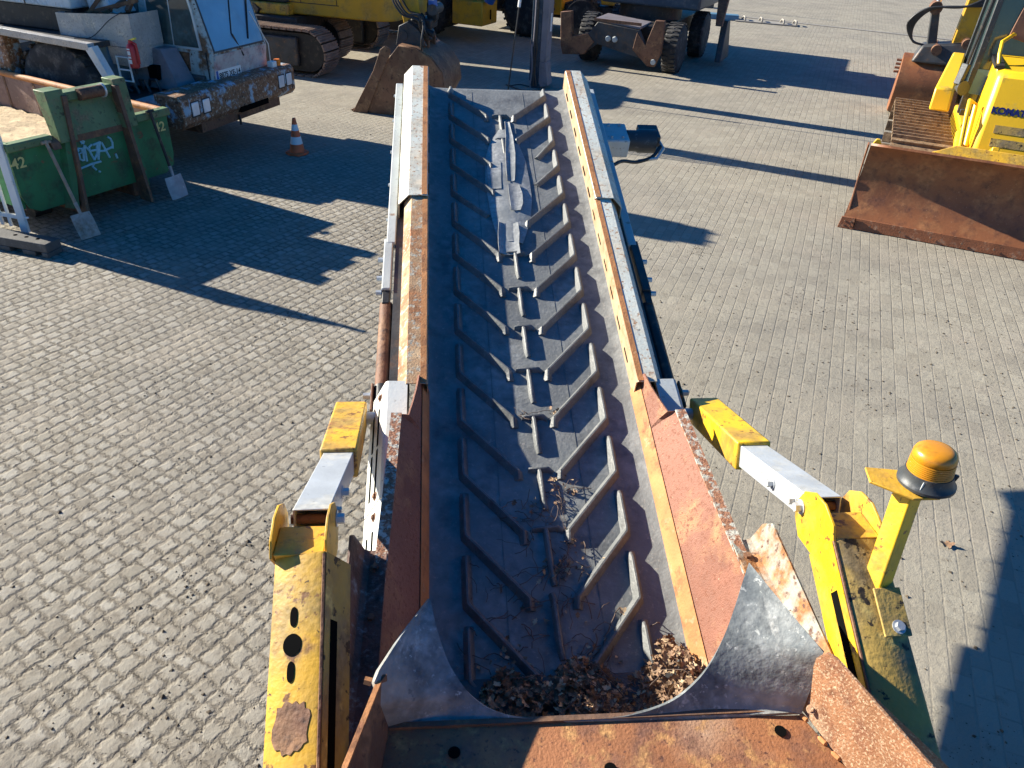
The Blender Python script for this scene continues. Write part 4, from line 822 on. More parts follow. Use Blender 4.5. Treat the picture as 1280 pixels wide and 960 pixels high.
# deck beside the cab: step plates, slanted cover with a hole
MB(T).box(.26, 1.25, -.75, -.42, .80, .86).build("front_deck", "truck_front", tk, bevel=.006)
MB(T).hexa([(.30, -.50, .86), (.62, -.55, .86), (.62, -1.35, .86), (.30, -1.35, .86)], [(.28, -.78, 1.36), (.52, -.85, 1.36), (.52, -1.45, 1.36), (.28, -1.45, 1.36)]).build("engine_cover", "mauve_grey", tk, bevel=.01)
MB(T).box(.54, .64, -1.02, -.86, .98, 1.16).build("cover_opening", "black_hole", tk)
MB(T).box(.30, 1.15, -1.45, -.76, .45, .84).build("engine_bay", "black_steel", tk, bevel=.02)
for k in range(5):
    MB(T).tube([(.7 + .1 * k, -.8 - .1 * k, .84), (.72 + .1 * k, -.84 - .1 * k, 1.0), (.66 + .09 * k, -1.0 - .1 * k, .98), (.6 + .1 * k, -1.1, .85)], .02, 8).build("pipe", "dark_steel", tk)
MB(T).tube([(.96, -1.20, 1.0), (.96, -1.20, 1.30), (.96, -1.0, 1.30), (.96, -1.0, 1.0), (.96, -1.20, 1.0)], .014, 8).build("step_frame", "white_paint", tk)
MB(T).tube([(.96, -1.20, 1.14), (.96, -1.0, 1.14)], .012, 8).build("step_rung", "white_paint", tk)
# mudguard, wheel, deck, box
MB(T).hexa([(1.18, -1.30, 1.40), (1.29, -1.30, 1.40), (1.29, -1.30, 1.485), (1.18, -1.30, 1.485)], [(1.18, -4.2, 1.50), (1.29, -4.2, 1.50), (1.29, -4.2, 1.60), (1.18, -4.2, 1.60)]).build("mudguard_rail", "tread_plate", tk, bevel=.006)
MB(T).hexa([(1.18, -1.24, 1.46), (1.29, -1.24, 1.46), (1.29, -1.36, 1.42), (1.18, -1.36, 1.42)], [(1.18, -.96, .90), (1.29, -.96, .90), (1.29, -1.06, .88), (1.18, -1.06, .88)]).build("mudguard_stay", "truck_white", tk, bevel=.006)
MB(T).box(.25, 1.18, -4.2, -1.35, 1.40, 1.47).build("deck_plate", "dark_steel", tk)
MB(T).box(1.02, 1.26, -4.2, -2.78, .78, 1.44).build("side_panel", "truck_rust_blue", tk, bevel=.01)
MB(T).box(.35, .9, -2.7, -1.4, .7, 1.4).build("inner_wing", "slate_blue", tk)
def tyre(f, c, ax, r, wdt, name="wheel", rim="mauve_grey", parent=None, lugs=26):
    c = Vector(c); ax = Vector(ax).normalized(); t = MB(f)
    t.lathe(c - ax * wdt / 2, ax, [(0, r * .62), (.0, r * .86), (wdt * .12, r * .97), (wdt * .3, r), (wdt * .7, r), (wdt * .88, r * .97), (wdt, r * .86), (wdt, r * .62)], 40)
    px_ = ax.cross(Vector((0, 0, 1))).normalized(); pz = Vector((0, 0, 1))
    for k in range(lugs):
        a = 2 * math.pi * k / lugs
        for sgn in XS:
            rad = px_ * math.cos(a + sgn * .05) + pz * math.sin(a + sgn * .05); tan_ = ax.cross(rad)
            p = c + rad * (r - .005) + ax * sgn * wdt * .24
            t.bar(p - ax * wdt * .22, p + ax * wdt * .22, r * .09, .035, up=tuple(rad))
    o = t.build(name, "tyre_rubber", parent, smooth=40)
    rm = MB(f).lathe(c - ax * wdt * .46, ax, [(0, .001), (.0, r * .2), (.05, r * .22), (.06, r * .5), (.02, r * .56), (.0, r * .62), (wdt * .92, r * .62), (wdt * .90, r * .56), (wdt * .84, r * .5), (wdt * .86, r * .22), (wdt * .95, r * .2), (wdt * .95, .001)], 32).build("rim", rim, o, smooth=30)
    for k in range(8):
        a = 2 * math.pi * k / 8; rad = px_ * math.cos(a) + pz * math.sin(a)
        MB(f).disc(c + ax * wdt * .38 + rad * r * .36, ax, .018, .016, .025, 8).build("wheel_nut", "dark_steel", o)
    return o
tyre(T, (1.02, -2.06, .78), (1, 0, 0), .66, .40, rim="truck_rust_blue", parent=tk)
tyre(T, (-1.02, -2.06, .74), (-1, 0, 0), .68, .40, rim="slate_blue", parent=tk)
tyre(T, (1.02, -3.75, .74), (1, 0, 0), .68, .40, rim="slate_blue", parent=tk)
MB(T).box(-1.2, .30, -9, -.40, .62, 1.02).build("chassis", "dark_steel", tk, bevel=.02)
MB(T).box(-1.2, 1.0, -9, -4.2, 1.0, 1.5).build("carrier_deck", "truck_white", tk, bevel=.02)
# open tread-plate box with rusty scrap
m = MB(T)
for q in (((.90, -2.13), (.90, -1.70)), ((.90, -1.70), (.82, -.98)), ((.82, -.98), (.30, -.98)), ((.90, -2.13), (.30, -2.13))):
    (x0, y0), (x1, y1) = q; tz = lambda y: 1.72 + .06 * (y + 2.13)
    m.face_set([(x0, y0, 1.40), (x1, y1, 1.40), (x1, y1, tz(y1) + .02), (x0, y0, tz(y0) + .02)], [(0, 1, 2, 3)])
bx = m.build("tread_box", "tread_plate", tk, solid=.012)
MB(T).hexa([(.84, -.985, 1.15), (.84, -1.72, 1.18), (.30, -1.72, 1.18), (.30, -.985, 1.15)], [(.86, -.985, 1.395), (.88, -1.72, 1.395), (.30, -1.72, 1.395), (.30, -.985, 1.395)]).build("box_step", "tread_plate", bx)
for a, e in (((.7, -1.8, 1.74), (.5, -1.1, 1.93)), ((.75, -1.5, 1.76), (.35, -1.45, 1.88)), ((.6, -1.2, 1.8), (.35, -1.25, 2.02)), ((.72, -1.75, 1.74), (.6, -1.6, 1.95))):
    MB(T).bar(a, e, .06, .05).build("scrap_bar", "brown_rust", bx)
MB(T).box(.32, .8, -2.05, -1.05, 1.48, 1.72).build("scrap_fill", "black_steel", bx)
MB(T).hose([(.86, -1.05, 1.83), (.90, -1.25, 1.72), (.95, -1.55, 1.5), (1.1, -1.7, 1.49)], .006, 6).build("cable", "hose_black", bx)
# crane superstructure: white housing with panel seams, dark turntable, telescopic boom overhead to the rear
cr = MB(T).box(.2, .80, -4.0, -1.95, 1.78, 2.6).build("crane_housing", "truck_white", tk, bevel=.02)
MB(T).box(.803, .807, -2.75, -2.73, 1.78, 2.6).build("panel_seam", "black_steel", cr)
MB(T).box(.1, .75, -3.9, -2.0, 1.47, 1.78).build("turntable", "black_steel", tk, bevel=.02)
bo_ = MB(T).box(-.46, .23, -9.5, -.35, 2.50, 2.94).build("boom", "truck_white", tk, bevel=.02)
MB(T).box(-.40, .17, -.345, -.05, 2.62, 2.97).build("boom_head", "truck_blue", bo_, bevel=.03)
for x in (-.3, -.02): MB(T).disc((x, .0, 2.80), (1, 0, 0), .16, .16, .05, 20).build("sheave", "black_steel", bo_)
MB(T).hexa([(.16, -1.85, 1.75), (.6, -1.85, 1.75), (.6, -1.4, 1.75), (.16, -1.4, 1.75)], [(.16, -1.95, 2.35), (.6, -1.95, 2.35), (.6, -1.85, 2.35), (.16, -1.85, 2.35)]).build("housing_nose", "truck_white", tk, bevel=.02)
# fire extinguisher hung on the deck box
ex = T(.94, -.93, 1.18)
fx_ = thing("fire_extinguisher", tuple(ex), "red fire extinguisher hanging behind the truck crane's cab", "extinguisher")
exa = Vector((-.02, 0, 1))
MB().lathe(ex, exa, [(0, .05), (.012, .062), (.25, .062), (.285, .048), (.305, .022), (.34, .02)], 20).build("cylinder", "red_paint", fx_, smooth=40)
MB().bar(ex + Vector((-.02, .03, .33)), ex + Vector((.09, -.03, .37)), .03, .022).build("lever", "brass_yellow", fx_)
MB().tube([ex + Vector((.0, 0, .33)), ex + Vector((.075, -.02, .30)), ex + Vector((.085, -.03, .15)), ex + Vector((.08, -.03, .06))], .013, 8).build("hose", "red_paint", fx_)
et = T(1, 0, 0) - T(0, 0, 0); ey = T(0, 1, 0) - T(0, 0, 0)
for z, h in ((.06, .05), (.125, .025), (.165, .05), (.228, .018)):
    MB().prism([tuple(ex + et * .064 + ey * u + Vector((0, 0, zz))) for u, zz in ((-.022, z), (.022, z), (.022, z + h), (-.022, z + h))], et * .003).build("white_print", "plate_white", fx_)
MB().lathe(ex + Vector((0, 0, -.08)), (0, 0, 1), [(0, .015), (.08, .03)], 10).build("bracket", "black_steel", fx_)

# ------------------------------------------------------------------ excavators, far left
def crawler_track(f, xc, y0, y1, h, wdt, parent, shoe="track_mauve", n=50, grousers=((-.34, .034), (.0, .034), (.34, .034))):
    """endless track between y0 and y1"""
    r = h / 2; L = (y1 - y0) - 2 * r; per = 2 * L + 2 * math.pi * r; m = MB(f)
    def at(s_):
        s_ %= per
        if s_ < L: return (y0 + r + s_, h, 0.0)
        s_ -= L
        if s_ < math.pi * r: a = s_ / r; return (y1 - r + r * math.sin(a), r + r * math.cos(a), a)
        s_ -= math.pi * r
        if s_ < L: return (y1 - r - s_, 0, math.pi)
        s_ -= L; a = s_ / r; return (y0 + r - r * math.sin(a), r - r * math.cos(a), math.pi + a)
    pitch_ = per / n
    for k in range(n):
        y, z, a = at(k * pitch_); d = Vector((0, math.cos(a), -math.sin(a))); u = Vector((0, math.sin(a), math.cos(a))); c = Vector((xc, y, z)) - u * .02
        m.bar(c - d * pitch_ * .40, c + d * pitch_ * .40, wdt, .025, up=tuple(u))
        for q, gh in grousers: m.bar(c + d * pitch_ * (q - .06) + u * gh / 2, c + d * pitch_ * (q + .06) + u * gh / 2, wdt, gh, up=tuple(u))
    t = m.build("track", shoe, parent)
    fr = MB(f); r2 = r * .80; pts = []
    for k in range(9):
        a = math.pi * k / 8; pts.append((xc - wdt * .3, y1 - r + r2 * math.sin(a), r + r2 * math.cos(a)))
    for k in range(9):
        a = math.pi + math.pi * k / 8; pts.append((xc - wdt * .3, y0 + r + r2 * math.sin(a), r + r2 * math.cos(a)))
    fr.prism(pts, (wdt * .6, 0, 0)).build("track_frame", "black_steel", t)
    return t
X1 = Frame(-4.05, 16.25, 105)
xa = thing("tracked_excavator", tuple(X1(0, -1.9, 0)), "yellow tracked excavator parked beyond the blue truck cab", "excavator", "yellow tracked excavators")
def xtrack(xc, y0, y1, par): return crawler_track(X1, xc, y0, y1, .88, .58, par)
t1 = xtrack(.02, -3.6, .08, xa); t2 = xtrack(-1.59, -4.0, -.42, xa)
MB(X1).box(.20, .30, -3.2, -.55, .18, .72).build("frame_cover", "dark_steel", xa, bevel=.03)
MB(X1).box(.02, .34, -2.15, -1.75, .5, 1.02).build("track_guard", "frame_grey", xa, bevel=.02)
MB(X1).box(-1.4, -.2, -2.6, -.8, .45, 1.0).build("undercarriage", "black_steel", xa, bevel=.03)
def rounded_house(f, x0, x1, y0, y1, z0, z1, r=.45):
    pts = [(x0, y0, z0), (x1, y0, z0)]
    for k in range(7):
        a = math.pi / 2 * k / 6; pts.append((x1 - r + r * math.cos(a), y1 - r + r * math.sin(a), z0))
    for k in range(7):
        a = math.pi / 2 + math.pi / 2 * k / 6; pts.append((x0 + r + r * math.cos(a), y1 - r + r * math.sin(a), z0))
    return MB(f).prism(pts, (0, 0, z1 - z0))
XH = Frame(-4.0, 16.8, 104)
hs = rounded_house(XH, -2.3, .02, -2.4, 1.25, 1.02, 2.1).build("counterweight_house", "yellow_machine", xa, bevel=.03)
for y in (-.75, -1.55, .05): MB(XH).box(.021, .026, y, y + .015, 1.25, 2.1).build("panel_seam", "black_steel", hs)
MB(XH).box(.021, .026, -2.3, .1, 1.24, 1.255).build("panel_seam", "black_steel", hs)
MB(XH).box(-.9, .20, -3.3, -.95, 1.0, 1.22).build("cab_base", "orange_machine_paint" if False else "yellow_worn", xa, bevel=.03)
xc_ = MB(XH).box(-.85, .14, -3.1, -1.0, 1.225, 2.7).build("cab", "black_plastic", xa, bevel=.05)
MB(XH).box(.141, .147, -3.0, -2.0, 1.28, 1.9).build("cab_door", "white_paint", xc_)
MB(XH).box(.141, .147, -1.95, -1.1, 1.35, 2.6).build("cab_glass", "glass_dark", xc_)
MB(XH).bar((.16, -1.75, 1.16), (.22, -1.6, 1.05), .08, .1).build("step", "black_steel", xa)
X2 = Frame(-3.55, 19.55, 105)
xb = thing("tracked_excavator", tuple(X2(0, -1.5, 0)), "excavator with dark track behind the bucket arm, mostly hidden by its neighbour", "excavator", "yellow tracked excavators")
crawler_track(X2, .02, -3.6, .05, .92, .6, xb); MB(X2).box(.2, .36, -3.2, -.35, .12, .8).build("frame_cover", "black_steel", xb, bevel=.05)
crawler_track(X2, -2.3, -3.4, .25, .92, .6, xb)
rounded_house(X2, -2.6, -.1, -3.2, .4, 1.1, 2.2).build("counterweight_house", "yellow_machine", xb, bevel=.03)
# ------------------------------------------------------------------ bucket on a hanging excavator arm
Bk = Frame(-1.98, 14.0, 100)       # local x along the bucket width
ba_ = thing("excavator_arm", tuple(Bk(0, 0, 0)), "excavator arm with hoses, its brown bucket resting left of the conveyor head", "excavator arm")
prof = [(-.92, .02), (-.70, .0), (-.2, .0), (.22, .06), (.50, .22), (.66, .48), (.62, .76), (.44, .98), (.18, 1.10), (-.12, 1.12)]
rows = [[(x, y, z + .01) for y, z in prof] for x in (-.55, -.2, .2, .55)]
bkt = MB(Bk).sheet(rows).build("bucket", "bucket_rust", ba_, solid=.03, offset=0, smooth=40)
for x in (-.58, .555):
    MB(Bk).prism([(x, y, z + .01) for y, z in prof] + [(x, -.44, .75)], (.025, 0, 0)).build("side_plate", "bucket_rust", bkt, bevel=.004)
for x in (-.60, .585):
    MB(Bk).prism([(x, -.98, .0), (x, -.56, .72), (x, -.42, 1.06), (x, -.34, 1.12), (x, -.24, 1.08), (x, -.26, .98), (x, -.44, .62), (x, -.72, .0)], (.03, 0, 0)).build("side_cutter", "bucket_rust", bkt, bevel=.004)
for k in range(5):
    MB(Bk).prism([(-.5 + .24 * k, -.90, .0), (-.5 + .24 * k, -1.05, .01), (-.5 + .24 * k, -.90, .09)], (.09, 0, 0)).build("tooth", "brown_rust", bkt)
for x in (-.22, .16): MB(Bk).prism([(x, -.15, 1.0), (x, .30, 1.0), (x, .30, 1.24), (x, .1, 1.34), (x, -.16, 1.28)], (.06, 0, 0)).build("bucket_ear", "brown_rust", bkt, bevel=.008)
MB(Bk).box(-.30, .30, -.18, .22, 1.12, 1.36).build("quick_coupler", "dark_steel", ba_, bevel=.03)
for y, z in ((-.10, 1.26), (.16, 1.24)): MB(Bk).tube([(-.36, y, z), (.36, y, z)], .075, 16).build("coupler_pin", "dark_steel", ba_)
MB(Bk).hexa([(-.14, -.14, 1.30), (.14, -.14, 1.30), (.14, .16, 1.32), (-.14, .16, 1.32)], [(-.16, -.60, 3.6), (.16, -.60, 3.6), (.16, -.12, 3.6), (-.16, -.12, 3.6)]).build("stick", "yellow_machine", ba_, bevel=.02)
MB(Bk).hexa([(-.06, .22, 1.34), (.06, .22, 1.34), (.06, .40, 1.5), (-.06, .40, 1.5)], [(-.06, .22, 1.75), (.06, .22, 1.75), (.06, .40, 1.75), (-.06, .40, 1.75)]).build("bucket_link", "black_steel", ba_, bevel=.02)
MB(Bk).box(-.20, .20, -.02, .34, 1.36, 1.52).build("rotator", "black_steel", ba_, bevel=.03)
MB(Bk).prism([(-.34, -.24, 1.10), (-.34, -.18, 1.40), (-.34, -.02, 1.48), (-.34, .18, 1.34), (-.34, .30, 1.12)], (.05, 0, 0)).build("coupler_cheek", "dark_steel", ba_, bevel=.01)
MB(Bk).prism([(.29, -.24, 1.10), (.29, -.18, 1.40), (.29, -.02, 1.48), (.29, .18, 1.34), (.29, .30, 1.12)], (.05, 0, 0)).build("coupler_cheek", "dark_steel", ba_, bevel=.01)
MB(Bk).tube([(.22, -.05, 1.45), (.26, .40, 1.30)], .05, 12).build("tilt_cylinder", "black_steel", ba_)
MB(Bk).tube([(-.2, .36, 1.66), (.2, .36, 1.66)], .085, 16).build("link_pin", "dark_steel", ba_)
MB(Bk).tube([(.12, .36, 1.66), (.14, .22, 3.0)], .032, 14).build("piston_rod", "chrome", ba_)
MB(Bk).tube([(.1, .36, 1.62), (.11, .34, 1.80)], .075, 16).build("rod_eye", "blue_plastic", ba_)
rnd = random.Random(3)
for k in range(9):
    o_ = rnd.uniform(-.05, .05)
    MB(Bk).hose([(-.26 + .06 * k, -.30, 2.6), (-.22 + .08 * k, -.26 + o_, 1.95), (-.12 + .08 * k, -.05 + o_, 1.62), (.05 + .05 * k, .18, 1.55 + o_), (.2 + .02 * k, .24 + o_, 1.35), (.24, .12 + .03 * k, 1.22)], .016, 8).build("hose", "hose_black", ba_)
MB(Bk).hose([(.25, .2, 1.5), (.5, .3, 1.45), (.62, .3, 1.25), (.5, .26, 1.06), (.3, .2, 1.08)], .014, 8).build("hose", "hose_black", ba_)
# ------------------------------------------------------------------ upright dark boom with hoses, thin rod beside it
Mf = Frame(.19, 16.4, 18)
ms = thing("upright_boom", tuple(Mf(0, 0, 0)), "tall dark navy steel boom standing on end with hoses down its face", "boom")
MB(Mf).box(-.165, .04, -.12, .2, .12, 6.2).build("boom_web", "navy_paint", ms, bevel=.01)
MB(Mf).hexa([(.042, -.13, .0), (.24, -.13, .06), (.24, .2, .06), (.042, .2, .0)], [(.042, -.13, .5), (.17, -.13, .5), (.17, .2, .5), (.042, .2, .5)]).build("boom_foot", "mauve_grey", ms, bevel=.01)
MB(Mf).box(.042, .17, -.13, .2, .502, 6.2).build("boom_flank", "mauve_grey", ms, bevel=.01)
for k, x in enumerate((-.10, -.075, -.05)):
    MB(Mf).hose([(x, -.145, 6.0), (x + .01, -.145, 1.3), (x + .03 * (k - 1), -.15, .8), (x + .01, -.17, .4), (x + .04 * (k - 1) + .03, -.2, .05)], .016, 8).build("hose", "hose_black" if k else "mauve_grey", ms)
MB(Mf).prism([(-.14, -.10, .14), (.04, -.10, .14), (.10, -.16, .0), (-.08, -.20, .0)], (0, .25, 0)).build("boot", "hose_black", ms)
MB(Mf).box(.172, .175, .03, .12, 1.05, 1.38).build("sticker", "plate_white", ms)
MB(Mf).hose([(-.12, -.2, .02), (-.3, -.3, .06), (-.5, -.35, .02), (-.6, -.25, .02), (-.2, -.55, .02), (.1, -.45, .02), (.2, -.15, .03)], .012, 6).build("loose_cable", "hose_black", ms)
rd = ground((635, 113)); rt = rd + Vector((.30, .2, 3.2))
ro = tag(MB().tube([rd, rd + (rt - rd) * .55, rt], .014, 8).build("slim_rod", "hose_black", None), "thin black rod leaning beside the upright dark boom", "rod")
MB().tube([rd + (rt - rd) * .47, rd + (rt - rd) * .60], .03, 8).build("rod_joint", "white_paint", ro)
for o_ in ro.children: o_.location = -ro.location + Vector(ro["_o"]) if False else (0, 0, 0)
# ------------------------------------------------------------------ yellow loader far behind
LD = Frame(-1.75, 22.2, 112)
ld = thing("wheel_loader", tuple(LD(0, 0, 0)), "yellow wheel loader with big dark tyres standing behind the bucket arm", "loader")
MB(LD).box(.15, 1.05, .1, .95, .42, .98).build("battery_box", "yellow_machine", ld, bevel=.03)
MB(LD).box(-1.1, .6, -2.6, .6, .6, 1.6).build("frame", "black_steel", ld, bevel=.03)
MB(LD).box(-1.0, .9, -2.2, .4, 1.5, 3.0).build("engine_hood", "yellow_machine", ld, bevel=.05)
MB(LD).box(.62, .66, .98, 1.0, .55, .78).build("slot_mark", "black_hole", ld)
tyre(LD, (.72, -.85, .70), (1, 0, 0), .70, .45, rim="hub_yellow", parent=ld); tyre(LD, (-1.0, 1.35, .68), (1, 0, 0), .68, .45, rim="hub_yellow", parent=ld); tyre(LD, (-1.0, -1.2, .70), (1, 0, 0), .70, .45, rim="hub_yellow", parent=ld)
MB(LD).tube([(.9, 1.05, 1.0), (.95, 1.2, 1.25)], .14, 14).build("canister", "blue_plastic", ld)
YB = Frame(1.3, 23.6, 112)
yb = thing("yellow_machine", tuple(YB(0, 0, 0)), "yellow machine with a yellow wheel hub behind the rusty stabiliser blade", "machine")
MB(YB).box(-1.1, 1.0, -3.0, -.15, .55, 1.9).build("body", "yellow_machine", yb, bevel=.04)
MB(YB).box(-.9, .8, -3.2, 2.4, .45, .85).build("chassis", "black_steel", yb, bevel=.03)
MB(YB).box(-1.0, .95, .9, 2.3, .9, 2.2).build("hood", "yellow_machine", yb, bevel=.04)
tyre(YB, (.82, .42, .52), (1, 0, 0), .52, .4, rim="hub_yellow", parent=yb); tyre(YB, (-.82, .42, .52), (-1, 0, 0), .52, .4, rim="hub_yellow", parent=yb)
# ------------------------------------------------------------------ wheeled excavator with stabiliser blade
V = Frame(1.8, 18.5, 203)
wx = thing("wheeled_excavator", tuple(V(-.8, -2, 0)), "dark wheeled excavator with a rusty brown stabiliser blade on its near end", "excavator")
bl_ = MB(V).prism([(1.02, 0, .52), (.60, 0, .66), (.36, 0, .98), (-.62, 0, .90), (-.80, 0, .62), (-1.02, 0, .38), (-.98, 0, .28), (-.62, 0, .36), (.33, 0, .52), (.62, 0, .30), (1.02, 0, .26)], (0, -.10, 0)).build("stabiliser_beam", "dark_steel", wx, bevel=.01)
MB(V).prism([(1.26, .03, 1.10), (1.0, .03, 1.14), (.94, .03, .62), (.56, .03, .72), (.40, .03, .56), (.62, .03, .27), (1.14, .03, .22), (1.20, .03, .40)], (0, -.14, 0)).build("stabiliser_leg", "brown_rust", wx, bevel=.01)
MB(V).prism([(-.96, .03, 1.14), (-1.16, .03, 1.14), (-1.17, .03, .50), (-1.06, .03, .20), (-.90, .03, .20), (-.52, .03, .50), (-.58, .03, .86), (-.80, .03, .62)], (0, -.14, 0)).build("stabiliser_leg", "brown_rust", wx, bevel=.01)
MB(V).disc((-1.03, .032, .30), (0, 1, 0), .06, .055, .03, 14).build("leg_pin", "frame_grey", wx)
for x in (.08, -.08): MB(V).disc((x, .002, .66), (0, 1, 0), .065, .05, .05, 14).build("pin_cap", "frame_grey", wx)
MB(V).hexa([(.45, -.05, .99), (-.62, -.05, .91), (-.62, -.95, .93), (.45, -.95, 1.02)], [(.45, -.05, 1.04), (-.62, -.05, .96), (-.62, -.95, .98), (.45, -.95, 1.06)]).build("platform", "mauve_grey", wx, bevel=.01)
MB(V).box(-.64, .46, -.049, -.03, .985, 1.045).build("platform_edge", "brown_rust", wx)
for x in (.78, -1.02, -2.0): pass
for x, y in ((.80, -.95), (-1.28, -.75), (-1.28, -3.2), (.80, -3.2)):
    tyre(V, (x, y, .52), (1 if x > 0 else -1, 0, 0), .52, .34, rim="black_steel", parent=wx, lugs=30)
    tyre(V, (x - .5 * (1 if x > 0 else -1) * -.0, y - .0, .52), (1, 0, 0), .50, .2, rim="black_steel", parent=wx, lugs=0) if False else None
MB(V).box(-1.0, .5, -4.0, -.5, .55, .95).build("chassis", "black_steel", wx, bevel=.03)
MB(V).lathe((-.25, -2.1, .95), (0, 0, 1), [(0, .75), (.3, .75)], 28).build("turntable", "black_steel", wx)
MB(V).box(-1.6, .75, -3.8, -1.25, 1.25, 1.75).build("upper_frame", "navy_paint", wx, bevel=.05)
MB(V).box(-1.5, .6, -3.6, -1.8, 1.75, 2.5).build("engine_housing", "yellow_machine", wx, bevel=.05)
MB(V).box(-.2, .75, -1.9, -.95, 1.75, 3.1).build("cab", "black_plastic", wx, bevel=.05)
MB(V).hexa([(-1.95, -1.6, .95), (-2.1, -1.6, .95), (-2.1, -1.75, .95), (-1.95, -1.75, .95)], [(-1.75, -2.3, 1.9), (-2.05, -2.3, 1.9), (-2.05, -2.5, 1.9), (-1.75, -2.5, 1.9)]).build("side_step", "brown_rust", wx, bevel=.01)
MB(V).hexa([(-2.0, -2.0, .12), (-2.14, -2.0, .12), (-2.14, -3.0, .12), (-2.0, -3.0, .12)], [(-1.95, -2.3, 1.0), (-2.1, -2.3, 1.0), (-2.1, -2.6, 1.0), (-1.95, -2.6, 1.0)]).build("step_box", "dark_steel", wx, bevel=.02)
# ------------------------------------------------------------------ bits on the far paving
tr_ = Frame(6.15, 28.4, 100)
o = MB(tr_).prism([(-.25, -.7, .0), (.25, -.7, .0), (.2, -.7, .16), (-.2, -.7, .16)], (0, 1.5, 0)).build("steel_trough", "slate_blue", None, bevel=.02); tag(o, "slate blue steel trough lying far back beside the kerb line", "trough")
fl_ = Frame(7.9, 27.9, 104)
sf = thing("flat_frame", tuple(fl_(0, 0, 0)), "low flat metal frame with thin upstands lying on far paving", "frame")
MB(fl_).box(-.28, .28, -1.1, .9, .0, .04).build("base_plate", "kerb_stone", sf, bevel=.006)
for y in (-.9, -.35, .35, .75):
    MB(fl_).tube([(-.2, y, .05), (-.15, y + .05, .14), (.15, y + .1, .14), (.2, y + .1, .05)], .03, 8).build("upstand", "kerb_stone", sf)
pb = Frame(6.25, 31.4, 100)
po = thing("post_with_base", tuple(pb(0, 0, 0)), "thin grey post on a dark base block at the far top edge", "post")
MB(pb).box(-.2, .2, -.45, .45, 0, .16).build("base_block", "grey_plastic", po, bevel=.02); MB(pb).tube([(0, -.2, .16), (0, -.2, 2.2)], .035, 10).build("pole", "frame_grey", po)

# ------------------------------------------------------------------ yellow bulldozer
D = Frame(4.07, 9.31, 202.5)
dz = thing("bulldozer", tuple(D(-1.6, -2, 0)), "bright yellow bulldozer with a wide rusty front blade", "bulldozer")
BW = -3.45
prof = [(.02, .10), (-.13, .24), (-.22, .42), (-.25, .62), (-.22, .82), (-.13, .98), (-.06, 1.03)]
rows = [[(x0 * 1.0, y, z) for y, z in prof] for x0 in [0 + BW * k / 10 for k in range(11)]]
for k in range(len(rows[0])): rows[0][k] = (-.085 * (1 - (1 - min(1, rows[0][k][2])) ** 2.2), *rows[0][k][1:])
bd = MB(D).sheet(rows).build("blade", "blade_rust", dz, solid=.03, offset=0, smooth=60)
MB(D).prism([(.0, .035, .0), (BW, .035, .0), (BW, -.0, .13), (-.0, -.0, .13)], (0, .022, .008)).build("cutting_edge", "blade_edge", bd, bevel=.004)
MB(D).prism([(.02, .066, -.0), (-.17, .066, -.0), (-.17, .030, .135), (.0, .030, .135)], (0, .014, .004)).build("end_bit", "blade_edge", bd, bevel=.004)
for x in (-.05, -.12):
    for z in (.04, .09): MB(D).disc((x, .075 - z * .25, z), (0, 1, .27), .012, .011, .012, 10).build("bolt_head", "rust_edge", bd)
for k in range(9): MB(D).disc((-.35 - k * .35, .05, .07), (0, 1, .27), .014, .013, .012, 10).build("bolt_head", "rust_edge", bd)
MB(D).box(-.168, -.162, .03, .075, .0, .145).build("edge_joint", "black_hole", bd)
MB(D).prism([(-.07, -.26, 0.05), (-.07, .0, .10), (-.07, -.2, .42), (-.07, -.23, .80), (-.07, -.08, 1.02), (-.07, -.28, 1.0)], (.02, 0, 0)).build("blade_end", "blade_rust", bd, bevel=.004)
bt = MB(D).prism([(-.75, -.075, 1.035), (BW, -.075, 1.035), (BW, -.17, 1.13), (-1.0, -.17, 1.13)], (0, -.06, -.01)).build("blade_top", "yellow_worn", bd, bevel=.006)
MB(D).prism([(-.10, -.10, 1.03), (-.20, -.10, 1.03), (-.17, -.10, 1.09), (-.13, -.10, 1.09)], (0, -.04, 0)).build("lifting_eye", "yellow_dozer", bd, bevel=.004)
MB(D).box(BW, -.2, -.36, -.27, .3, .45).build("blade_stiffener", "yellow_worn", bd)
crawler_track(D, -.68, -3.75, -.42, .96, .72, dz, "track_shoe", 42, ((-.36, .055),)); crawler_track(D, -2.78, -3.75, -.42, .96, .72, dz, "track_shoe", 42, ((-.36, .055),))
MB(D).box(-2.3, -1.15, -3.4, -.6, .4, 1.0).build("hull", "yellow_dozer", dz, bevel=.03)
for x in (-1.12, -2.35): MB(D).bar((x, -.30, .45), (x, -1.6, .55), .12, .16).build("push_arm", "yellow_dozer", dz, bevel=.02)
# sloping nose with louvres and lettering
NX0, NX1 = -1.20, -2.50
nose = MB(D).hexa([(NX0, -.55, .92), (NX1, -.55, .92), (NX1, -2.1, .92), (NX0, -2.1, .92)], [(NX0 - .04, -.98, 1.86), (NX1 + .04, -.98, 1.86), (NX1 + .04, -2.1, 1.98), (NX0 - .04, -2.1, 1.98)]).build("hood", "yellow_dozer", dz, bevel=.07)
def nosept(x, t, d=0): # t 0 bottom..1 top along the sloping front
    return D(x, -.55 - .43 * t + d * .91, .92 + .94 * t + d * .42)
xd = D(-1, 0, 0) - D(0, 0, 0); yd = nosept(0, 1) - nosept(0, 0)
for r_ in range(2):
    for k in range(2):
        MB().prism([tuple(nosept(-1.38 - k * .55, .17 + r_ * .15, .002)), tuple(nosept(-1.86 - k * .55 + .02, .17 + r_ * .15, .002)), tuple(nosept(-1.86 - k * .55 + .02, .26 + r_ * .15, .002)), tuple(nosept(-1.38 - k * .55, .26 + r_ * .15, .002))], tuple(xd.cross(yd).normalized() * .004)).build("louvre", "yellow_dirty", nose)
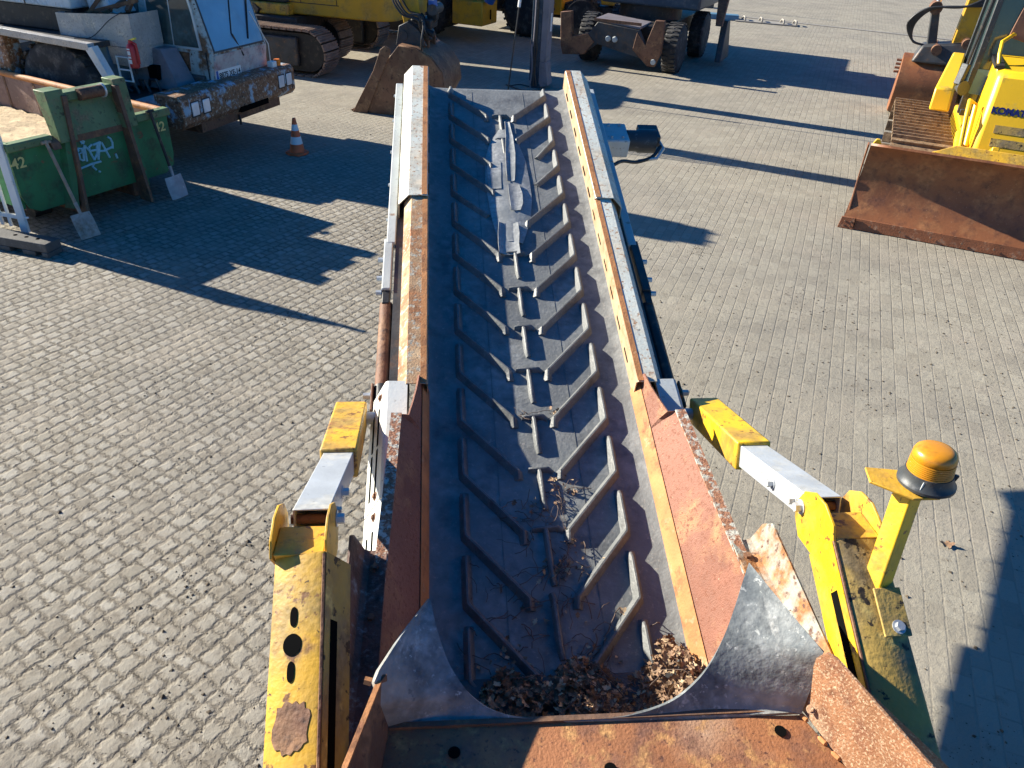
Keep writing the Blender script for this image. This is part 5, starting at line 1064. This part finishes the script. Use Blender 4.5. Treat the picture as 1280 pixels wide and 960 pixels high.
text_part("lettering", "KOMATSU", .104, nosept(-1.29, .535, .004), xd, yd, "navy_print", nose, .003, bold=.005)
hr = [D(-1.28, -1.15, 1.75), D(-1.22, -1.3, 2.0), D(-1.22, -1.45, 2.12), D(-1.35, -1.75, 2.18), D(-1.55, -1.85, 2.12), D(-1.6, -1.85, 1.97)]
MB().tube(hr, .022, 10).build("handrail", "yellow_dozer", dz)
MB().tube([D(-1.10, -.62, .95), D(-1.05, -.75, 1.35), D(-1.05, -.95, 1.5), D(-1.14, -1.05, 1.45), D(-1.16, -.8, 1.0)], .028, 10).build("handrail", "yellow_dozer", dz)
MB(D).tube([(-1.10, -.40, .80), (-1.08, -.75, .98), (-1.1, -1.2, 1.05)], .055, 14).build("lift_cylinder", "yellow_dozer", dz)
MB(D).bar((-1.42, -.30, 1.10), (-1.42, -.52, 1.0), .08, .1).build("trunnion", "yellow_dozer", dz, bevel=.01)
MB(D).prism([(-1.20, -2.1, 1.95), (-1.20, -1.1, 1.9), (-1.20, -1.1, 1.86), (-1.20, -2.1, 1.9)], (-.10, 0, .008)).build("hood_strip", "black_steel", nose)
# cab
c0, c1, cy0, cy1 = -1.07, -2.60, -1.72, -3.25
cbz = MB(D).hexa([(c0, cy0, 1.22), (c1, cy0, 1.22), (c1, cy1, 1.22), (c0, cy1, 1.22)], [(c0 - .02, cy0 - .12, 2.85), (c1 + .02, cy0 - .12, 2.85), (c1 + .02, cy1 + .1, 2.85), (c0 - .02, cy1 + .1, 2.85)]).build("cab", "glass_dark", dz)
MB(D).box(c1 - .02, c0 + .02, cy1 - .02, cy0 + .0, 2.85, 2.98).build("cab_roof", "yellow_dozer", cbz, bevel=.04)
def pil(a, e, wdt=.07, m="black_plastic"): MB(D).bar(a, e, wdt, wdt, up=(0, 1, 0)).build("cab_pillar", m, cbz, bevel=.008)
pil((c0 + .005, cy0 + .005, 1.2), (c0 - .015, cy0 - .115, 2.87)); pil((-1.72, cy0 + .01, 1.2), (-1.72, cy0 - .115, 2.87), .09); pil((c0 + .005, -2.35, 1.2), (c0 - .015, -2.38, 2.87), .06); pil((c0 + .005, cy1, 1.2), (c0 - .015, cy1 + .1, 2.87)); pil((c1 - .005, cy0, 1.2), (c1 + .01, cy0 - .11, 2.87))
pil((c0 + .01, cy0 + .01, 1.22), (c1, cy0 + .01, 1.22), .08); pil((c0 + .01, cy0 + .01, 1.22), (c0 + .01, cy1, 1.22), .08)
pil((-1.66, cy0 + .03, 1.95), (-1.66, cy0 - .07, 2.75), .035, "alu_trim")
MB(D).bar((-1.64, cy0 + .02, 2.2), (-1.64, cy0 - .0, 2.4), .05, .05).build("door_handle", "alu_trim", cbz, bevel=.01)
MB(D).prism([(-1.08, cy0 + .018, 1.45), (-1.40, cy0 + .018, 1.45), (-1.38, cy0 + .0, 1.75), (-1.10, cy0 + .0, 1.75)], (0, .004, 0)).build("glass_sheet", "slate_blue", cbz)
MB(D).prism([(-1.30, cy0 - .04, 2.15), (-1.50, cy0 - .04, 2.1), (-1.52, cy0 - .085, 2.5), (-1.36, cy0 - .085, 2.55)], (0, .02, 0)).build("seat_back", "seat_brown", cbz, bevel=.01)
MB(D).tube([(-.95, cy0 + .05, 1.75), (-1.0, cy0 + .0, 2.75)], .018, 8).build("grab_rail", "black_steel", cbz)
MB(D).bar((-.92, cy0 + .06, 1.55), (-.95, cy0 + .03, 1.8), .10, .06).build("lamp_bracket", "black_plastic", cbz, bevel=.01)
# side tank over the left track
tk_ = MB(D).hexa([(-.70, -1.85, 1.16), (-.95, -1.85, 1.16), (-1.06, -3.3, 1.3), (-.88, -3.3, 1.3)], [(-.70, -1.95, 1.44), (-.93, -1.95, 1.44), (-1.05, -3.3, 1.72), (-.88, -3.3, 1.72)]).build("side_tank", "yellow_dozer", dz, bevel=.025)
MB(D).tube([(-.93, -1.72, 1.50), (-1.0, -1.62, 1.52)], [.03, .09], 14).build("work_lamp", "black_plastic", dz)
# ------------------------------------------------------------------ second bucket arm behind the bulldozer
Q = Frame(7.9, 15.6, 112 - 90)
qa = thing("excavator_arm", tuple(Q(0, 0, 0)), "yellow excavator arm with a reddish rusty bucket behind the bulldozer's track", "excavator arm")
prof = [(-.55, .02), (-.2, .0), (.15, .05), (.36, .22), (.46, .5), (.40, .8), (.2, 1.02), (-.05, 1.08)]
bk2 = MB(Q).sheet([[(x, -y, z + .01) for y, z in prof] for x in (-.75, -.2, .3, .9)]).build("bucket", "blade_rust", qa, solid=.03, offset=0, smooth=40)
for x in (-.76, .89): MB(Q).prism([(x, -y, z + .01) for y, z in prof], (.025, 0, 0)).build("side_plate", "blade_rust", bk2, bevel=.004)
for k in range(4): MB(Q).bar((-.85, .05, .75 + .07 * k), (-.70, .05, .75 + .07 * k), .12, .03).build("tooth", "brown_rust", bk2)
MB(Q).hexa([(-.62, -.35, 1.0), (.25, -.35, 1.0), (.25, .25, 1.0), (-.62, .25, 1.0)], [(-.5, -.25, 1.3), (.3, -.25, 1.42), (.3, .2, 1.42), (-.5, .2, 1.3)]).build("quick_coupler", "dark_steel", qa, bevel=.04)
for x, z in ((-.25, 1.25), (.22, 1.40)): MB(Q).tube([(x, -.4, z), (x, .32, z)], .09, 16).build("coupler_pin", "brown_rust", qa)
MB(Q).hexa([(-.02, -.16, 1.35), (.36, -.16, 1.35), (.36, .16, 1.35), (-.02, .16, 1.35)], [(.10, -.2, 4.2), (.75, -.2, 4.2), (.75, .2, 4.2), (.10, .2, 4.2)]).build("stick", "yellow_machine", qa, bevel=.02)
MB(Q).hexa([(-.42, -.1, 1.25), (-.25, -.1, 1.25), (-.25, .1, 1.25), (-.42, .1, 1.25)], [(-.55, -.1, 1.95), (-.40, -.1, 1.95), (-.40, .1, 1.95), (-.55, .1, 1.95)]).build("bucket_link", "dark_steel", qa, bevel=.02)
MB(Q).tube([(-.47, -.22, 1.92), (-.47, .2, 1.92)], .11, 16).build("link_pin", "brown_rust", qa)
MB(Q).tube([(-.47, 0, 1.95), (-.30, 0, 2.75)], .045, 12).build("piston_rod", "chrome", qa)
MB(Q).tube([(-.30, 0, 2.75), (-.1, 0, 4.2)], .10, 16).build("cylinder", "blue_plastic", qa)
for k in range(5):
    MB(Q).hose([(.5, -.2, 2.6), (.4, -.28, 2.1 + .05 * k), (.0, -.3, 2.0), (-.5 - .02 * k, -.25, 1.92), (-.74 - .03 * k, -.2, 1.65), (-.70, -.15, 1.35), (-.45, -.15, 1.28)], .02, 8).build("hose", "hose_black", qa)
# orange machine further back
OM = Frame(11.3, 18.6, 150)
om = thing("orange_machine", tuple(OM(0, 0, 0)), "small orange and black machine just visible above the bulldozer cab", "machine")
MB(OM).box(-.9, .9, -1.2, .6, .9, 2.1).build("hood", "orange_machine_paint", om, bevel=.08); MB(OM).box(-.8, .8, -1.3, .8, .3, .95).build("chassis", "black_steel", om, bevel=.05)
MB(OM).tube([(.1, .2, 2.1), (.1, .2, 2.5)], .16, 14).build("lamp", "black_plastic", om)
tyre(OM, (.8, .2, .45), (1, 0, 0), .45, .3, parent=om); tyre(OM, (-.8, .2, .45), (-1, 0, 0), .45, .3, parent=om)

# ------------------------------------------------------------------ crumbs of earth on the paving
rnd = random.Random(21); cr_ = MB(); cl = [(rnd.uniform(-3.2, 4.5), rnd.uniform(1.8, 8.5), rnd.uniform(.1, .5)) for k in range(46)]
for k in range(9000):
    if rnd.random() < .62: c_ = rnd.choice(cl); x, y = rnd.gauss(c_[0], c_[2]), rnd.gauss(c_[1], c_[2])
    else: x, y = rnd.uniform(-4, 6), rnd.uniform(1.5, 13)
    s_ = min(.017, .003 + rnd.expovariate(1 / .0030)); q = [(x + rnd.uniform(.6, 1) * s_ * a, y + rnd.uniform(.6, 1) * s_ * e, rnd.uniform(.3, .9) * s_ * c) for a, e, c in ((1, 0, .2), (0, 1, .2), (-1, 0, .2), (0, -1, .2), (.1, .1, 1))]
    cr_.face_set(q, [(0, 1, 4), (1, 2, 4), (2, 3, 4), (3, 0, 4)])
o = cr_.build("earth_crumbs", "crumb_earth", None, smooth=10); o["kind"] = "stuff"; tag(o, "dark crumbs of earth scattered over the block paving", "dirt")

for o in bpy.data.objects:
    if "_o" in o: del o["_o"]
